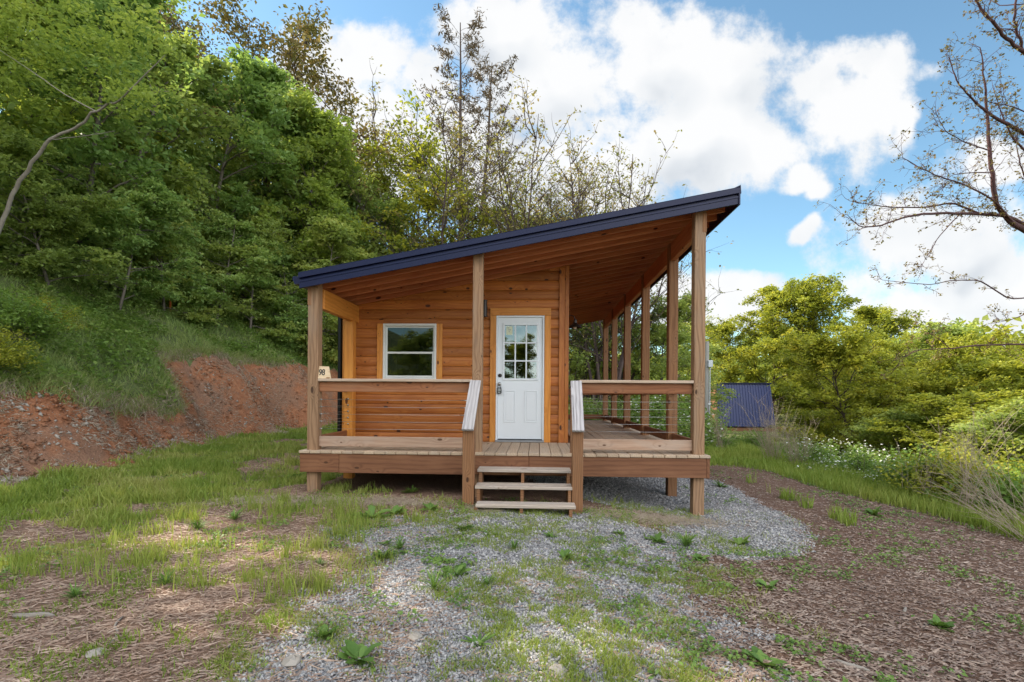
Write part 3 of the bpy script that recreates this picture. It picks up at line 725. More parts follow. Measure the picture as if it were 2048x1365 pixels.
# railings: cap, rail, kick board, cables with end fittings
def railing(p, q, capmat='grey', nm='front', fit=False, kick='kick', rail='rail'):
    """p, q: end points (x, y) at the post faces"""
    p = Vector((p[0], p[1], 0)); q = Vector((q[0], q[1], 0)); d = (q-p).normalized(); n = Vector((-d.y, d.x, 0))
    def B(z0, z1, th, off, mt, name, par, ext=0.):
        mb = MB(); c0 = p-d*ext+n*off; c1 = q+d*ext+n*off; zc = (z0+z1)/2
        mb.bar((c0.x, c0.y, zc), (c1.x, c1.y, zc), th, z1-z0); return mb.build(name, M[mt], par, .004)
    t = B(DK+.775, DK+.910, .038, 0, rail, 'railing', cab)
    B(DK+.911, DK+.948, .14, .0, 'cap' if capmat == 'grey' else capmat, 'rail_cap', t)
    B(DK+.045, DK+.18, .038, 0, kick, 'kick_board', t)
    for k_ in range(5):
        mb = MB(); z_ = DK+.28+.0975*k_
        mb.tube([(p.x, p.y, z_), ((p.x+q.x)/2, (p.y+q.y)/2, z_-.003), (q.x, q.y, z_)], .0022, 6)
        if fit:
            a = q-d*.16; mb.tube([(a.x, a.y, z_), (q.x, q.y, z_)], .0055, 8)
            a = p+d*.03; mb.tube([(p.x, p.y, z_), (a.x, a.y, z_)], .008, 8)
        mb.build('cable', M['steel'], t, smooth=True)
    return t
yr = 6.56
railing((PX0+PW+.001, yr), (P2X-.001, yr), 'grey', fit=True)
railing((NX+.101, yr), (PX1-.001, yr), 'grey')
for a, b in zip(PR[:-1], PR[1:]): railing((PX1+.07, a+PW+.001), (PX1+.07, b-.001), 'post', kick='rim')
railing((XR+.03, 15.3), (PX1-.001, 15.3), 'post', kick='rim')
railing((PX0+.07, 6.49+PW+.001), (PX0+.07, PR[1]-.062), 'grey', kick='rail')
# little round cable ends on the faces of the rear left post
for k_ in range(5):
    mb = MB(); z_ = DK+.28+.0975*k_; mb.lathe([(.0, -.012), (.012, -.01), (.014, 0)], (PX0+.10, PR[1]-.061, z_), 12, 1)
    mb.build('cable_fitting', M['steel'], cab, smooth=True)
# steps
st = MB(); ty = [(6.175, .485), (5.945, .318), (5.72, .145)]
sxs = [(-.715, -.677), (-.19, -.152), (.375, .413)]
prof = [(6.423, .60), (6.423, .447), (6.19, .447), (6.19, .28), (5.96, .28), (5.96, .107), (5.735, .107), (5.735, -.03), (6.1, -.03), (6.384, .2), (6.384, .38), (6.423, .38)]
mb = MB(); mb.box(-.676, .374, 6.385, 6.421, .385, .444, 0); steps = mb.build('steps', M['post'], cab, .003)
for a, b in sxs:
    mb = MB(); mb.prism([(p_[0]-.0, p_[1]) for p_ in prof[1:]], a, b, 0); mb.build('stringer', M['post'], steps, .003)
for i, (y_, z_) in enumerate(ty):
    mb = MB(); a, b = (-.735, .425) if i < 2 else (-.70, .45)
    if i == 2: mb.box(a, b, y_, y_+.2, z_-.037, z_, 0)
    else: mb.box(a, b, y_, y_+.128, z_-.037, z_, 0); mb.box(a, b, y_+.132, min(y_+.262, 6.421), z_-.037, z_, 0)
    mb.build('tread', M['tread'], steps, .005)
for (ua, ub, ut) in ((925, 949, 951), (1145, 1168, 1152)):
    x0, x1 = X(ua, 5.95), X(ub, 5.95)
    mb = MB(); g_ = gz((x0+x1)/2, 6.0)-.05
    mb.prism([(5.955, g_), (5.955, .985), (6.085, 1.10), (6.085, g_)][::-1], x0+.003, x1-.003, 0); 
    mb.bc = [(p[2]+x0*9, p[0], p[1]) for p in mb.v]
    mb.build('post', M['post'], steps, .005)
    mb = MB(); c0 = Vector(((x0+x1)/2, 5.895, .985)); c1 = Vector((X(ut, 6.42), 6.42, 1.585)); mb.bar(c0, c1, .14, .038, (0, 0, 1))
    mb.build('handrail', M['grey'], steps, .005)
    mb = MB(); mb.bar(c0+Vector((0, .12, .035)), c1+Vector((0, .06, -.09)), .036, .10, (0, 0, 1)); mb.build('handrail', M['rail'], steps, .003)

# ------------------------------------------------------------------ small things on the cabin
# key lock box hanging from the knob
lk = thing('key_lock_box', (KNOB.x, ya-.04, KNOB.z-.12), 'small grey key lock box hanging from the white door knob', 'lock box')
mb = MB(); cx, cy, cz = KNOB.x, ya-.045, KNOB.z-.10
mb.box(cx-.036, cx+.036, cy-.018, cy+.02, cz-.055, cz+.045); body = mb.build('body', M['black'], lk, .01)
mb = MB(); mb.box(cx-.025, cx+.025, cy-.024, cy-.0182, cz-.015, cz+.03); mb.box(cx-.022, cx+.022, cy-.0235, cy-.0182, cz-.045, cz-.022); mb.build('dial_plate', M['lockgrey'], lk, .002)
mb = MB(); mb.tube([(cx-.024, cy, cz+.045)]+[(cx-.024*math.cos(t), cy, cz+.085+.026*math.sin(t)) for t in np.linspace(0, math.pi, 9)]+[(cx+.024, cy, cz+.045)], .005, 8); mb.build('shackle', M['steel'], lk, smooth=True)
# up-down cylinder lamp between the tall post and the door
c = at(969.5, 617, YW-.1)
lp = thing('wall_lamp', (c.x, YW-.02, c.z), 'dark cylinder wall lamp half hidden by the tall middle post', 'lamp')
mb = MB(); mb.lathe([(.0, -.13), (.045, -.13), (.045, -.115), (.038, -.115), (.038, .115), (.045, .115), (.045, .13), (0, .13)], (c.x, YW-.1, c.z), 20); mb.build('shade', M['bronze'], lp)
mb = MB(); mb.box(c.x-.035, c.x+.035, YW-.06, YW-.02, c.z-.06, c.z+.06); mb.build('bracket', M['bronze'], lp, .005)
# barn lamp on the side wall
lx, ly, lz = X(1149, 8.75), 8.75, Z(1146, 652, 8.75)
lp = thing('wall_lamp', (XR, ly, lz+.12), 'dark barn style lamp with white bulb under the porch roof', 'lamp')
mb = MB(); mb.tube([(XR+.02, ly, lz+.10), (XR+.05, ly, lz+.16), (XR+.10, ly, lz+.19), (lx-.02, ly, lz+.17), (lx, ly, lz+.10)], .009, 8); mb.box(XR+.02, XR+.035, ly-.05, ly+.05, lz+.04, lz+.17); mb.build('bracket', M['black'], lp)
mb = MB(); mb.lathe([(.02, .12), (.028, .10), (.03, .055), (.05, .04), (.10, .0), (.115, -.03), (.108, -.03), (.09, .0), (.03, .03), (0, .03)], (lx, ly, lz), 28); mb.build('shade', M['bronze'], lp, smooth=False)
mb = MB(); mb.lathe([(.0, -.055), (.022, -.05), (.032, -.03), (.028, -.005), (.015, .025)], (lx, ly, lz), 16); mb.build('bulb', M['bulb'], lp, smooth=True)
# house number plaque
yq = 6.50; A_, B_, C_, D_ = (at(u, v, yq) for u, v in ((629.5, 758.6), (661.5, 759), (655, 735), (627, 733.5)))
pl = MB(); b_ = D_-A_; lean = Vector((0, .035, 0)); zcap = DK+.9495
base = Vector((0, 0, zcap-min(A_.z, B_.z)))
P4 = [A_+base, B_+base, C_+base+lean, D_+base+lean]; P4[0].z = P4[1].z = zcap
V = P4+[p+Vector((0, .022, 0)) for p in P4]
pl.add(V, [(0, 1, 2, 3), (7, 6, 5, 4), (0, 4, 5, 1), (1, 5, 6, 2), (2, 6, 7, 3), (3, 7, 4, 0)], [(p[0], p[2], p[1]) for p in V])
o = pl.build('house_number_plaque', M['plaque'], None, .002, loc=(P4[0].x, yq, zcap)); tag(o, 'pale wooden plaque reading 98 standing on the porch rail', 'house number')
cu = bpy.data.curves.new('t', 'FONT'); cu.body = '98'; cu.size = .125; cu.extrude = .002; cu.space_character = .9; cu.shear = .25; cu.offset = .002
to = bpy.data.objects.new('t', cu); COL.objects.link(to); dg = bpy.context.evaluated_depsgraph_get(); dg.update()
me = bpy.data.meshes.new_from_object(to.evaluated_get(dg)); bpy.data.objects.remove(to); me.name = 'numerals'; me.materials.clear(); me.materials.append(M['ink'])
cc_ = [v.co.copy() for v in me.vertices]; mnx = min(p.x for p in cc_); mxx = max(p.x for p in cc_); mny = min(p.y for p in cc_); mxy = max(p.y for p in cc_)
ctr = (P4[0]+P4[1]+P4[2]+P4[3])/4; ht = .088; k_ = ht/(mxy-mny)
ex = (P4[1]-P4[0]).normalized(); ey = (P4[3]+P4[2]-P4[0]-P4[1]).normalized(); nn = ex.cross(ey).normalized()
if nn.y > 0: nn = -nn
for v in me.vertices:
    v.co = ctr+ex*((v.co.x-(mnx+mxx)/2)*k_*.78)+ey*((v.co.y-(mny+mxy)/2)*k_)+nn*(.0015+v.co.z*.3)-Vector(o.location)
n_ = bpy.data.objects.new('numerals', me); COL.objects.link(n_); n_.parent = o

exec_rest = True

# ================================================================== VEGETATION
rng = np.random.default_rng(11)
def unit(v): return v/(np.linalg.norm(v, axis=-1, keepdims=True)+1e-9)
def leaves(C, size, flat=.6, aspect=.55, lr=None, updir=None):
    """one folded diamond leaf per row of C"""
    n = len(C); N = rng.normal(size=(n, 3)); N[:, 2] = np.abs(N[:, 2])*flat*2+flat; N = unit(N)
    A = rng.normal(size=(n, 3))
    if updir is not None: A = A*.5+updir
    A = unit(A-(A*N).sum(1, keepdims=True)*N)
    B = np.cross(N, A); L = (size*rng.uniform(.6, 1.35, n))[:, None]; W = L*aspect
    V = np.stack([C-A*L*.5, C+B*W*.5+N*L*.08, C+A*L*.5-N*L*.10, C-B*W*.5+N*L*.08], 1).reshape(-1, 3)
    F = np.arange(4*n).reshape(-1, 4)
    l = rng.uniform(0, 1, n) if lr is None else np.clip(lr+rng.normal(0, .16, n), 0, 1)
    return V, F, np.repeat(l, 4)
def wiggle(p, d, L, n, droop=0., jit=.18, up=0.):
    P = [np.array(p, float)]; d = np.array(d, float)
    for i in range(n):
        d = d+rng.normal(0, jit, 3); d[2] += up-droop*(i/n); d /= np.linalg.norm(d)
        P.append(P[-1]+d*L/n)
    return np.array(P)
class Tree:
    def __init__(s): s.V = []; s.F = []; s.n = 0; s.C = []; s.LR = []; s.UP = []
    def tube(s, P, r0, r1, n=5, pw=1.):
        r = r0+(r1-r0)*np.linspace(0, 1, len(P))**pw
        V, F = tube_np(np.array(P), r, n); s.V.append(V); s.F.append(F+s.n); s.n += len(V)
    def spray(s, c, k, rad, flat=.45, lr=None, dirv=None):
        p = rng.normal(size=(k, 3))*rad*np.array([1, 1, flat])*.6
        if dirv is not None: p = p+dirv*rng.uniform(-.4, 1.1, (k, 1))*rad
        p[:, 2] -= .18*(p[:, 0]**2+p[:, 1]**2)/max(rad, .1)
        s.C.append(c+p); s.LR.append(np.full(k, rng.uniform(.12, .88) if lr is None else lr))
    def make(s, nm, size, lm, bm, flat=.6, aspect=.55):
        cm = None
        if s.C:
            V, F, l = leaves(np.concatenate(s.C), size, flat, aspect, np.concatenate(s.LR))
            cm = newmesh(nm+'_crown', V, F, [M[lm]], {'lr': l})
        tm = newmesh(nm+'_trunk', np.concatenate(s.V), np.concatenate(s.F), [M[bm]], None, True)
        return cm, tm
def broad(H=10, base=.12, width=.34, nb=26, sub=6, twig=4, k=30, rad=.5, leaf=.16, lm='leafA', bm='bark', lean=.06, shape='oval', r0=.13, flat=.45, up=.25, stems=1, bark_n=6):
    t = Tree()
    for st in range(stems):
        a0 = rng.uniform(0, 6.28)
        d0 = (math.cos(a0)*(lean if stems == 1 else .38), math.sin(a0)*(lean if stems == 1 else .38), 1)
        T = wiggle((0, 0, -.3), d0, H*rng.uniform(.85, 1.) if st else H, 12, 0, .05, .03 if stems == 1 else .07)
        t.tube(T, r0*H/10, .012, bark_n+1, .8)
        for b in range(nb//stems):
            f = base+(1-base)*((b+rng.uniform(0, .9))/(nb//stems)); i = min(11, f*12); i0 = int(i)
            p = T[i0]*(1-(i-i0))+T[i0+1]*(i-i0)
            if shape == 'oval': env = math.sin(math.pi*min(1, (f-base*.4)**.75))**.6
            elif shape == 'round': env = math.sqrt(max(.03, 1-(2*(f-base)/(1-base)-.85)**2*.75))
            else: env = (1-f)**.8+.12
            L = H*width*env*rng.uniform(.7, 1.15)*(1 if stems == 1 else .6); a = rng.uniform(0, 6.28)
            e = up+rng.uniform(-.15, .35)+f*.5
            Bp = wiggle(p, (math.cos(a), math.sin(a), e), L, 6, .08, .16)
            t.tube(Bp, r0*.32*H/10*(1-.6*f)+.006, .006, 5)
            for s_ in range(sub):
                g = .25+.75*(s_+rng.uniform(0, 1))/sub; q0 = Bp[min(6, int(g*6))]
                dv = unit(Bp[-1]-Bp[0])*.8+rng.normal(0, .55, 3)*np.array([1, 1, .5]); 
                Sp = wiggle(q0, dv/np.linalg.norm(dv), L*.42*rng.uniform(.6, 1.1)*(1.15-.5*g), 4, .12, .2)
                t.tube(Sp, .013*H/10+.003, .003, 3)
                lr = rng.uniform(.1, .9)
                for w_ in range(twig):
                    c = Sp[1+int(rng.integers(0, 4))]+rng.normal(0, rad*.35, 3)*np.array([1, 1, .4])
                    t.spray(c, k, rad*rng.uniform(.6, 1.2), flat, np.clip(lr+rng.normal(0, .12), 0, 1), unit(dv)*.6)
    return t.make('tree', leaf, lm, bm)
def bare(H=10, stems=5, nb=15, sub=11, leafk=3, leaf=.095, lm='leafC', bm='bark', spread=.38, r0=.085, rad=.16):
    t = Tree()
    for st in range(stems):
        a0 = 6.28*st/stems+rng.uniform(-.5, .5); sp = spread*rng.uniform(.2, 1.)
        T = wiggle((rng.normal(0, .1), rng.normal(0, .1), -.2), (math.cos(a0)*sp, math.sin(a0)*sp, 1), H*rng.uniform(.75, 1), 14, 0, .07, .05)
        t.tube(T, r0*H/10, .008, 6, .75)
        for b in range(nb):
            f = .28+.72*(b+rng.uniform(0, 1))/nb; p = T[min(14, int(f*14))]
            a = rng.uniform(0, 6.28); L = H*.34*(1.3-f)*rng.uniform(.6, 1.25)
            Bp = wiggle(p, (math.cos(a), math.sin(a), .8), L, 7, 0, .14, .05); t.tube(Bp, .02*H/10, .004, 4)
            for s_ in range(sub):
                q0 = Bp[1+int(rng.integers(0, 7)) if s_ else 7]; a = rng.uniform(0, 6.28)
                Sp = wiggle(q0, (math.cos(a)*.7, math.sin(a)*.7, .8), L*.33, 4, 0, .2); t.tube(Sp, .006*H/10+.002, .002, 3)
                for c in (Sp[4], Sp[2]):
                    if rng.uniform() < .7: t.spray(c, leafk, rad*.8, .8)
    return t.make('bare', leaf, lm, bm)
def pine(H=16, lm='leafD'):
    t = Tree(); T = wiggle((0, 0, -.3), (0, 0, 1), H, 16, 0, .012); t.tube(T, .2, .02, 8)
    for b in range(58):
        f = .34+.65*(b/58)**.9; i = f*16; i0 = min(15, int(i)); p = T[i0]*(1-(i-i0))+T[min(16, i0+1)]*(i-i0)
        a = b*2.4+rng.normal(0, .3); L = H*(.04+.22*(1-f)**.7)*rng.uniform(.45, 1.2)*(1 if f > .55 else .7)
        Bp = wiggle(p, (math.cos(a), math.sin(a), .12+.5*f), L, 6, -.10, .08); t.tube(Bp, .035*(1.2-f), .006, 4)
        for g in range(3, 7):
            for s_ in range(2):
                dv = unit(Bp[-1]-Bp[0])+rng.normal(0, .5, 3)*np.array([1, 1, .25]); Sp = wiggle(Bp[g], dv, L*.22, 3, -.1, .1); t.tube(Sp, .008, .003, 3)
                t.spray(Sp[3], 7 if f > .55 else 3, .15, .3, None, unit(dv)); t.spray(Sp[2], 3 if f > .55 else 1, .12, .3)
    return t.make('pine', .19, lm, 'barkdark', .3, .22)
def shrub(Rr=1.2, H=1.4, n=60, k=36, leaf=.09, lm='leafE', rad=.26, flowers=0, bm='bark'):
    t = Tree(); fl = []
    for b in range(n):
        a = rng.uniform(0, 6.28); e = rng.uniform(.25, 1.5); L = rng.uniform(.6, 1.05)
        d = np.array([math.cos(a)*Rr*math.cos(e), math.sin(a)*Rr*math.cos(e), H*math.sin(e)])
        Sp = wiggle((rng.normal(0, .1), rng.normal(0, .1), -.05), d/np.linalg.norm(d), np.linalg.norm(d)*L, 5, .1, .15); t.tube(Sp, .012, .003, 4)
        for c in (Sp[5], Sp[4], Sp[3]):
            t.spray(c, k, rad, .55)
        if flowers: fl.append(Sp[5]+rng.normal(0, rad*.55, (flowers, 3))*np.array([1, 1, .5])+np.array([0, 0, .06]))
    cm, tm = t.make('shrub', leaf, lm, bm)
    if flowers:
        V, F, l = leaves(np.concatenate(fl), .055, 1.2, .9); return cm, tm, newmesh('petals', V, F, [M['petal']], {'lr': l})
    return cm, tm
def thicket(n, H, spread, lean=(0, 0, 0), lm='dry', r=.0045, sub=4, curve=.1):
    """one dead plant: stalks and side twigs from one root"""
    t = Tree()
    for b in range(n):
        a = rng.uniform(0, 6.28); s_ = spread*rng.uniform(.1, 1)
        d = np.array([math.cos(a)*s_+lean[0], math.sin(a)*s_+lean[1], 1+lean[2]]); L = H*rng.uniform(.5, 1.1)
        P = wiggle((rng.normal(0, spread*.2), rng.normal(0, spread*.2), -.05), d/np.linalg.norm(d), L, 8, curve, .06); t.tube(P, r, r*.3, 4)
        for k_ in range(sub):
            q0 = P[3+int(rng.integers(0, 5))]; dd = unit(P[-1]-P[0])+rng.normal(0, .45, 3)
            Q = wiggle(q0, unit(dd), L*.25, 3, 0, .12); t.tube(Q, r*.55, r*.2, 3)
    V = np.concatenate(t.V); me = newmesh('stalks', V, np.concatenate(t.F), [M[lm]], {'lr': rng.uniform(0, 1, len(V))*.3+.35}, True)
    return me
PROTO = {}
PROTO['A'] = [broad(10, .06, .31, 36, 6, 4, 19, .34, .20, lm_, 'bark', .08) for lm_ in ('leafA', 'leafY', 'leafF')]
PROTO['AL'] = [broad(6, .03, .42, 28, 6, 4, 24, .31, .155, lm_, 'bark', .25, r0=.11, up=.1, flat=.3) for lm_ in ('leafF', 'leafA')]
PROTO['B'] = [broad(9, .04, .42, 40, 7, 4, 24, .32, .175, 'leafB', 'barkdark', .06, 'round', .12, .5, .45) for _ in range(3)]
PROTO['BS'] = [broad(10, .2, .30, 28, 6, 3, 12, .34, .16, 'leafB', 'barkdark', .05, 'round', .11, .5, .4) for _ in range(2)]
PROTO['G'] = [broad(9, .05, .38, 34, 7, 4, 20, .40, .19, 'leafA', 'bark', .06, 'round', .12, .42, .25)]
PROTO['C'] = [bare(10, bm='barkdark'), bare(10, 6, 13, 11, 3, .095, 'leafC', 'barkdark', .75)]
PROTO['CR'] = [broad(10, .18, .26, 22, 5, 3, 11, .34, .15, 'leafR', 'barkdark', .07, 'oval', .11, .6, .5)]
PROTO['P'] = [pine()]
PROTO['E'] = [shrub() for _ in range(2)]
PROTO['EB'] = [shrub(1.2, 1.5, 60, 34, .08, 'leafB', .26)]
PROTO['W'] = [shrub(1.25, 1.1, 70, 30, .07, 'leafE', .26, 8)]
used_first = set()
def place(kind, idx, x, y, s, rot, label, cat, name, group=None, sz=1., z=None, tilt=0.):
    P = PROTO[kind][idx % len(PROTO[kind])]
    zz = gz(x, y) if z is None else z
    root = bpy.data.objects.new(name, None); COL.objects.link(root); root.empty_display_size = .3
    root.location = (x, y, zz); root.rotation_euler = (tilt, 0, rot); root.scale = (s, s, s*sz)
    tag(root, label, cat, group)
    for me, nm in zip(P, ('crown' if cat in ('tree',) else 'foliage', 'trunk' if cat == 'tree' else 'stem', 'blossom')):
        c = bpy.data.objects.new(nm, me); COL.objects.link(c); c.parent = root
    return root
def tree(kind, idx, u, Y, vtop, label, rot=None, name='tree', sz=1., group=None, cat='tree', nomH=None, sx=1.):
    """tree standing Y metres deep at bearing u, tall enough to reach elevation vtop"""
    p = at(u, 791, Y); g = gz(p.x, Y); top = Z(u, vtop, Y)
    H0 = nomH or {'A': 10, 'AL': 6.2, 'B': 9.6, 'BS': 10.3, 'G': 9.5, 'C': 10, 'CR': 10.4, 'P': 16, 'E': 1.5, 'EB': 1.6, 'W': 1.3}[kind]
    s = max(.3, (top-g)/H0)
    return place(kind, idx, p.x, Y, s*sx, rng.uniform(0, 6.28) if rot is None else rot, label, cat, name, group, 1/sx)

# ---- wooded slope on the left : (kind, proto, u, depth, top v, label)
FL = 'trees on the left slope'
LEFT = [
 ('A',1,-150,12.8,-330,'nearest tall leafy tree, filling the top left corner of the photo'),
 ('A',1,40,15.0,-170,'broad bright green tree second from the left edge'),
 ('AL',0,-60,12.3,130,'low green sapling spreading over the slope at the left edge'),
 ('A',2,150,14.5,-90,'tall dense tree above the leaning pale trunk'),
 ('AL',1,110,12.5,250,'low spreading sapling beneath the leaning pale trunk'),
 ('A',0,250,17.0,-40,'tall dense tree below the small gap of blue sky'),
 ('AL',0,235,14.6,330,'low feathery sapling overhanging the upper grass bank'),
 ('A',1,330,20.0,55,'rounded tree between the two gaps of sky at upper left'),
 ('AL',1,330,17.0,340,'sapling with arching fronds in the middle of the slope edge'),
 ('A',2,410,21.0,80,'dense tree behind the sun glow on the left slope'),
 ('AL',0,425,18.5,380,'broad low tree whose branches touch the grass mid slope'),
 ('A',0,480,23.0,120,'dense green tree just left of the white cloud'),
 ('AL',1,500,20.0,400,'low bushy tree overhanging the bank left of the porch post'),
 ('A',1,560,24.0,200,'leafy tree whose top meets the cloud left of the roof'),
 ('AL',0,575,21.5,455,'low dark tree directly behind the left porch post'),
 ('A',2,620,26.0,260,'rounded dark green tree above the low end of the roof'),
 ('AL',1,640,23.0,440,'dark bushy tree just above the gutter'),
 ('A',0,680,26.0,300,'dense green tree rising behind the low end of the roof'),
 ('A',1,205,24.0,20,'tall tree farther up the slope seen through the canopy'),
 ('A',2,60,21.0,-60,'high tree standing behind the leaning pale trunk'),
 ('G',0,370,28.0,130,'tree high on the slope behind the rounded crowns'),
 ('G',0,540,31.0,250,'distant slope tree showing low between two crowns'),
 ('A',1,-40,16.0,-220,'tall tree behind the nearest one at top left'),
 ('G',0,130,19.0,120,'dark tree filling the middle of the left wood'),
 ('AL',1,20,12.0,330,'small dark tree low on the slope beside the leaning trunk'),
 ('AL',0,300,22.0,300,'dark understory tree deep in the left wood'),
 ('AL',1,180,17.5,300,'shaded understory tree behind the feathery sapling'),
 ('AL',0,520,26.0,330,'shaded understory tree behind the low bushy tree'),
]
for (x_, y_, s_, lab) in [(-13.5, 6.5, 1.15, 'unseen tall leafy tree just outside the left edge, added for shade'), (-15, 2.5, 1.2, 'unseen leafy tree beside the viewer on the left slope, added for shade'), (-14, -2.5, 1.2, 'unseen leafy tree behind the viewer on the left slope, added for shade'), (-19, 5, 1.3, 'unseen tall tree high on the slope outside the left edge, added for shade'), (-18, -1, 1.3, 'unseen tall tree high on the slope behind the viewer, added for shade')]:
    place('A', int(s_*10), x_, y_, s_, x_, lab, 'tree', 'slope_tree', FL)  # unseen trees added up the slope to keep sun off the foreground
for i, (k_, pi, u, Y, vt, lab) in enumerate(LEFT): tree(k_, pi, u, Y, vt, lab, group=FL, name='slope_tree')
TOPS = [
 ('CR',0,290,23,-60,'thin reddish tree against blue sky at upper left'),
 ('CR',0,350,25,-40,'thin open tree beside the gap of blue sky'),
 ('CR',0,480,26,-60,'tall open tree with russet leaves above the sun glow'),
 ('CR',0,560,27,-15,'tall russet tree at the edge of the white cloud'),
 ('CR',0,655,27,62,'slender leaning tree with russet leaves standing alone against cloud'),
]
for (k_, pi, u, Y, vt, lab) in TOPS: tree(k_, pi, u, Y, vt, lab, group='russet trees rising over the slope wood', name='russet_tree', sx=.9)
# ---- behind the cabin
BACK = [
 ('G',0,735,29,330,'deep green round tree above the lower roof edge','leafy_tree',1),
 ('BS',0,720,31,250,'open yellow green tree left of the pines','spring_tree',1),
 ('BS',1,790,30,240,'open spring tree with pale flowers of leaf left of the pines','spring_tree',1),
 ('C',0,830,32,150,'thin brownish tree just left of the taller pine','budding_tree',1),
 ('P',0,918,34,62,'tall open pine, the taller left one of the pair','pine_tree',1),
 ('P',0,946,36,95,'slightly shorter pine right behind the taller one','pine_tree',.95),
 ('BS',0,870,27,350,'bushy yellow green tree in front of the pines','spring_tree',1.1),
 ('BS',1,960,28,370,'pale green tree low behind the middle of the roof','spring_tree',1.1),
 ('C',1,985,27,175,'budding tree with upright branches right of the pines','budding_tree',1),
 ('C',0,1075,26,200,'bare branched budding tree above the middle of the roof','budding_tree',1),
 ('C',1,1165,25,215,'wide vase shaped budding tree above the roof','budding_tree',1),
 ('C',1,1215,26,335,'low budding tree with branches reaching right over the roof','budding_tree',1.0),
 ('C',0,1205,23,275,'leafier budding tree with fanned branches at the right of the roof line','budding_tree',1.0),
 ('BS',0,1050,30,400,'yellow green tree low above the roof right of the pines','spring_tree',1.1),
 ('BS',1,1130,32,420,'small pale green tree low above the roof','spring_tree',1.1),
]
for i, (k_, pi, u, Y, vt, lab, nm, sx) in enumerate(BACK): tree(k_, pi, u, Y, vt, lab, name=nm, sx=sx, group='trees behind the cabin roof')
PORCH = [
 ('G',0,1150,24,600,'green tree seen beneath the porch lamp','leafy_tree'),
 ('BS',0,1190,26,610,'pale leafed tree seen past the corner of the cabin','spring_tree'),
 ('G',0,1240,27,620,'green tree seen between the two farthest porch posts','leafy_tree'),
 ('G',0,1312,25,590,'bright green round tree seen between the porch posts','leafy_tree'),
 ('G',0,1365,33,640,'darker green tree seen left of the front right post','leafy_tree'),
 ('BS',1,1385,40,625,'yellow topped tree seen beside the front right post','spring_tree'),
]
for (k_, pi, u, Y, vt, lab, nm) in PORCH: tree(k_, pi, u, Y, vt, lab, name=nm, sx=1.15, group='trees seen through the porch')
# ---- right hand trees
RT_ = [
 ('BS',0,1425,52,645,'thin dark topped tree just right of the front post','spring_tree',1),
 ('B',0,1470,50,625,'leafy tree above the navy building','spring_tree',1),
 ('B',1,1545,47,548,'tallest yellow green tree right of the cabin','spring_tree',1),
 ('B',2,1635,45,562,'broad yellow green tree next to the tallest one','spring_tree',1),
 ('B',0,1712,19,650,'spreading green tree in front with low arching branches','spring_tree',1.15),
 ('B',1,1755,36,592,'rounded tree with a notched top right of the tallest','spring_tree',1),
 ('B',2,1740,24,690,'lower leafy tree in the middle of the right hand row','spring_tree',1.2),
 ('BS',1,1820,26,660,'open small tree between two rounded crowns','spring_tree',1.1),
 ('B',0,1850,21,745,'bushy yellow tree at the foot of the right hand row','spring_tree',1.4),
 ('B',1,1915,19,640,'rounded tree against blue sky near the right edge','spring_tree',.85),
 ('B',2,1985,17,690,'leafy tree behind the dead stalks at the right edge','spring_tree',1.1),
 ('B',0,2060,15,720,'last yellow green tree at the right edge','spring_tree',1.1),
 ('B',1,1950,13.5,800,'low bushy tree behind the dead stalks','spring_tree',1.5),
 ('G',0,1780,16,815,'low dark leafed tree above the white flowering shrub','leafy_tree',1.7),
 ('B',0,1700,22,760,'low yellow bush tree filling the row beside the front spreading tree','spring_tree',1.7),
 ('B',1,1880,15,770,'low yellow tree in front of the rounded tree at right','spring_tree',1.7),
 ('G',0,2040,12,790,'dark bushy tree low behind the stalks at the right edge','leafy_tree',1.6),
 ('G',0,1830,30,640,'deep green tree seen between the yellow crowns','leafy_tree',1.2),
 ('G',0,1520,56,640,'distant green tree behind the navy building','leafy_tree',1.4),
 ('G',0,1880,38,700,'distant tree low in the gap of sky at right','leafy_tree',1.4),
]
for (k_, pi, u, Y, vt, lab, nm, sx) in RT_: tree(k_, pi, u, Y, vt, lab, name=nm, sx=sx, group='trees beyond the path')
# far wood that reads as one mass, closing the horizon
fw = []
for i in range(150):
    a = rng.uniform(-.75, 1.25); dd_ = rng.uniform(75, 130)
    fw.append((math.sin(a)*dd_, math.cos(a)*dd_, rng.uniform(.7, 1.1)))
Cs = []
for (x, y, s) in fw:
    p = rng.normal(size=(520, 3)); p = unit(p)*rng.uniform(.5, 1, (520, 1))**.5*np.array([5.5, 5.5, 5.5])*s; p += np.array([x, y, gz(x, y)+4.2*s]); Cs.append(p)
V, F, l = leaves(np.concatenate(Cs), .95, .6, .7); o = link('far_wood', newmesh('far_wood', V, F, [M['leafB']], {'lr': l})); tag(o, 'far off woodland closing the view beyond the valley', 'woodland', kind='stuff')
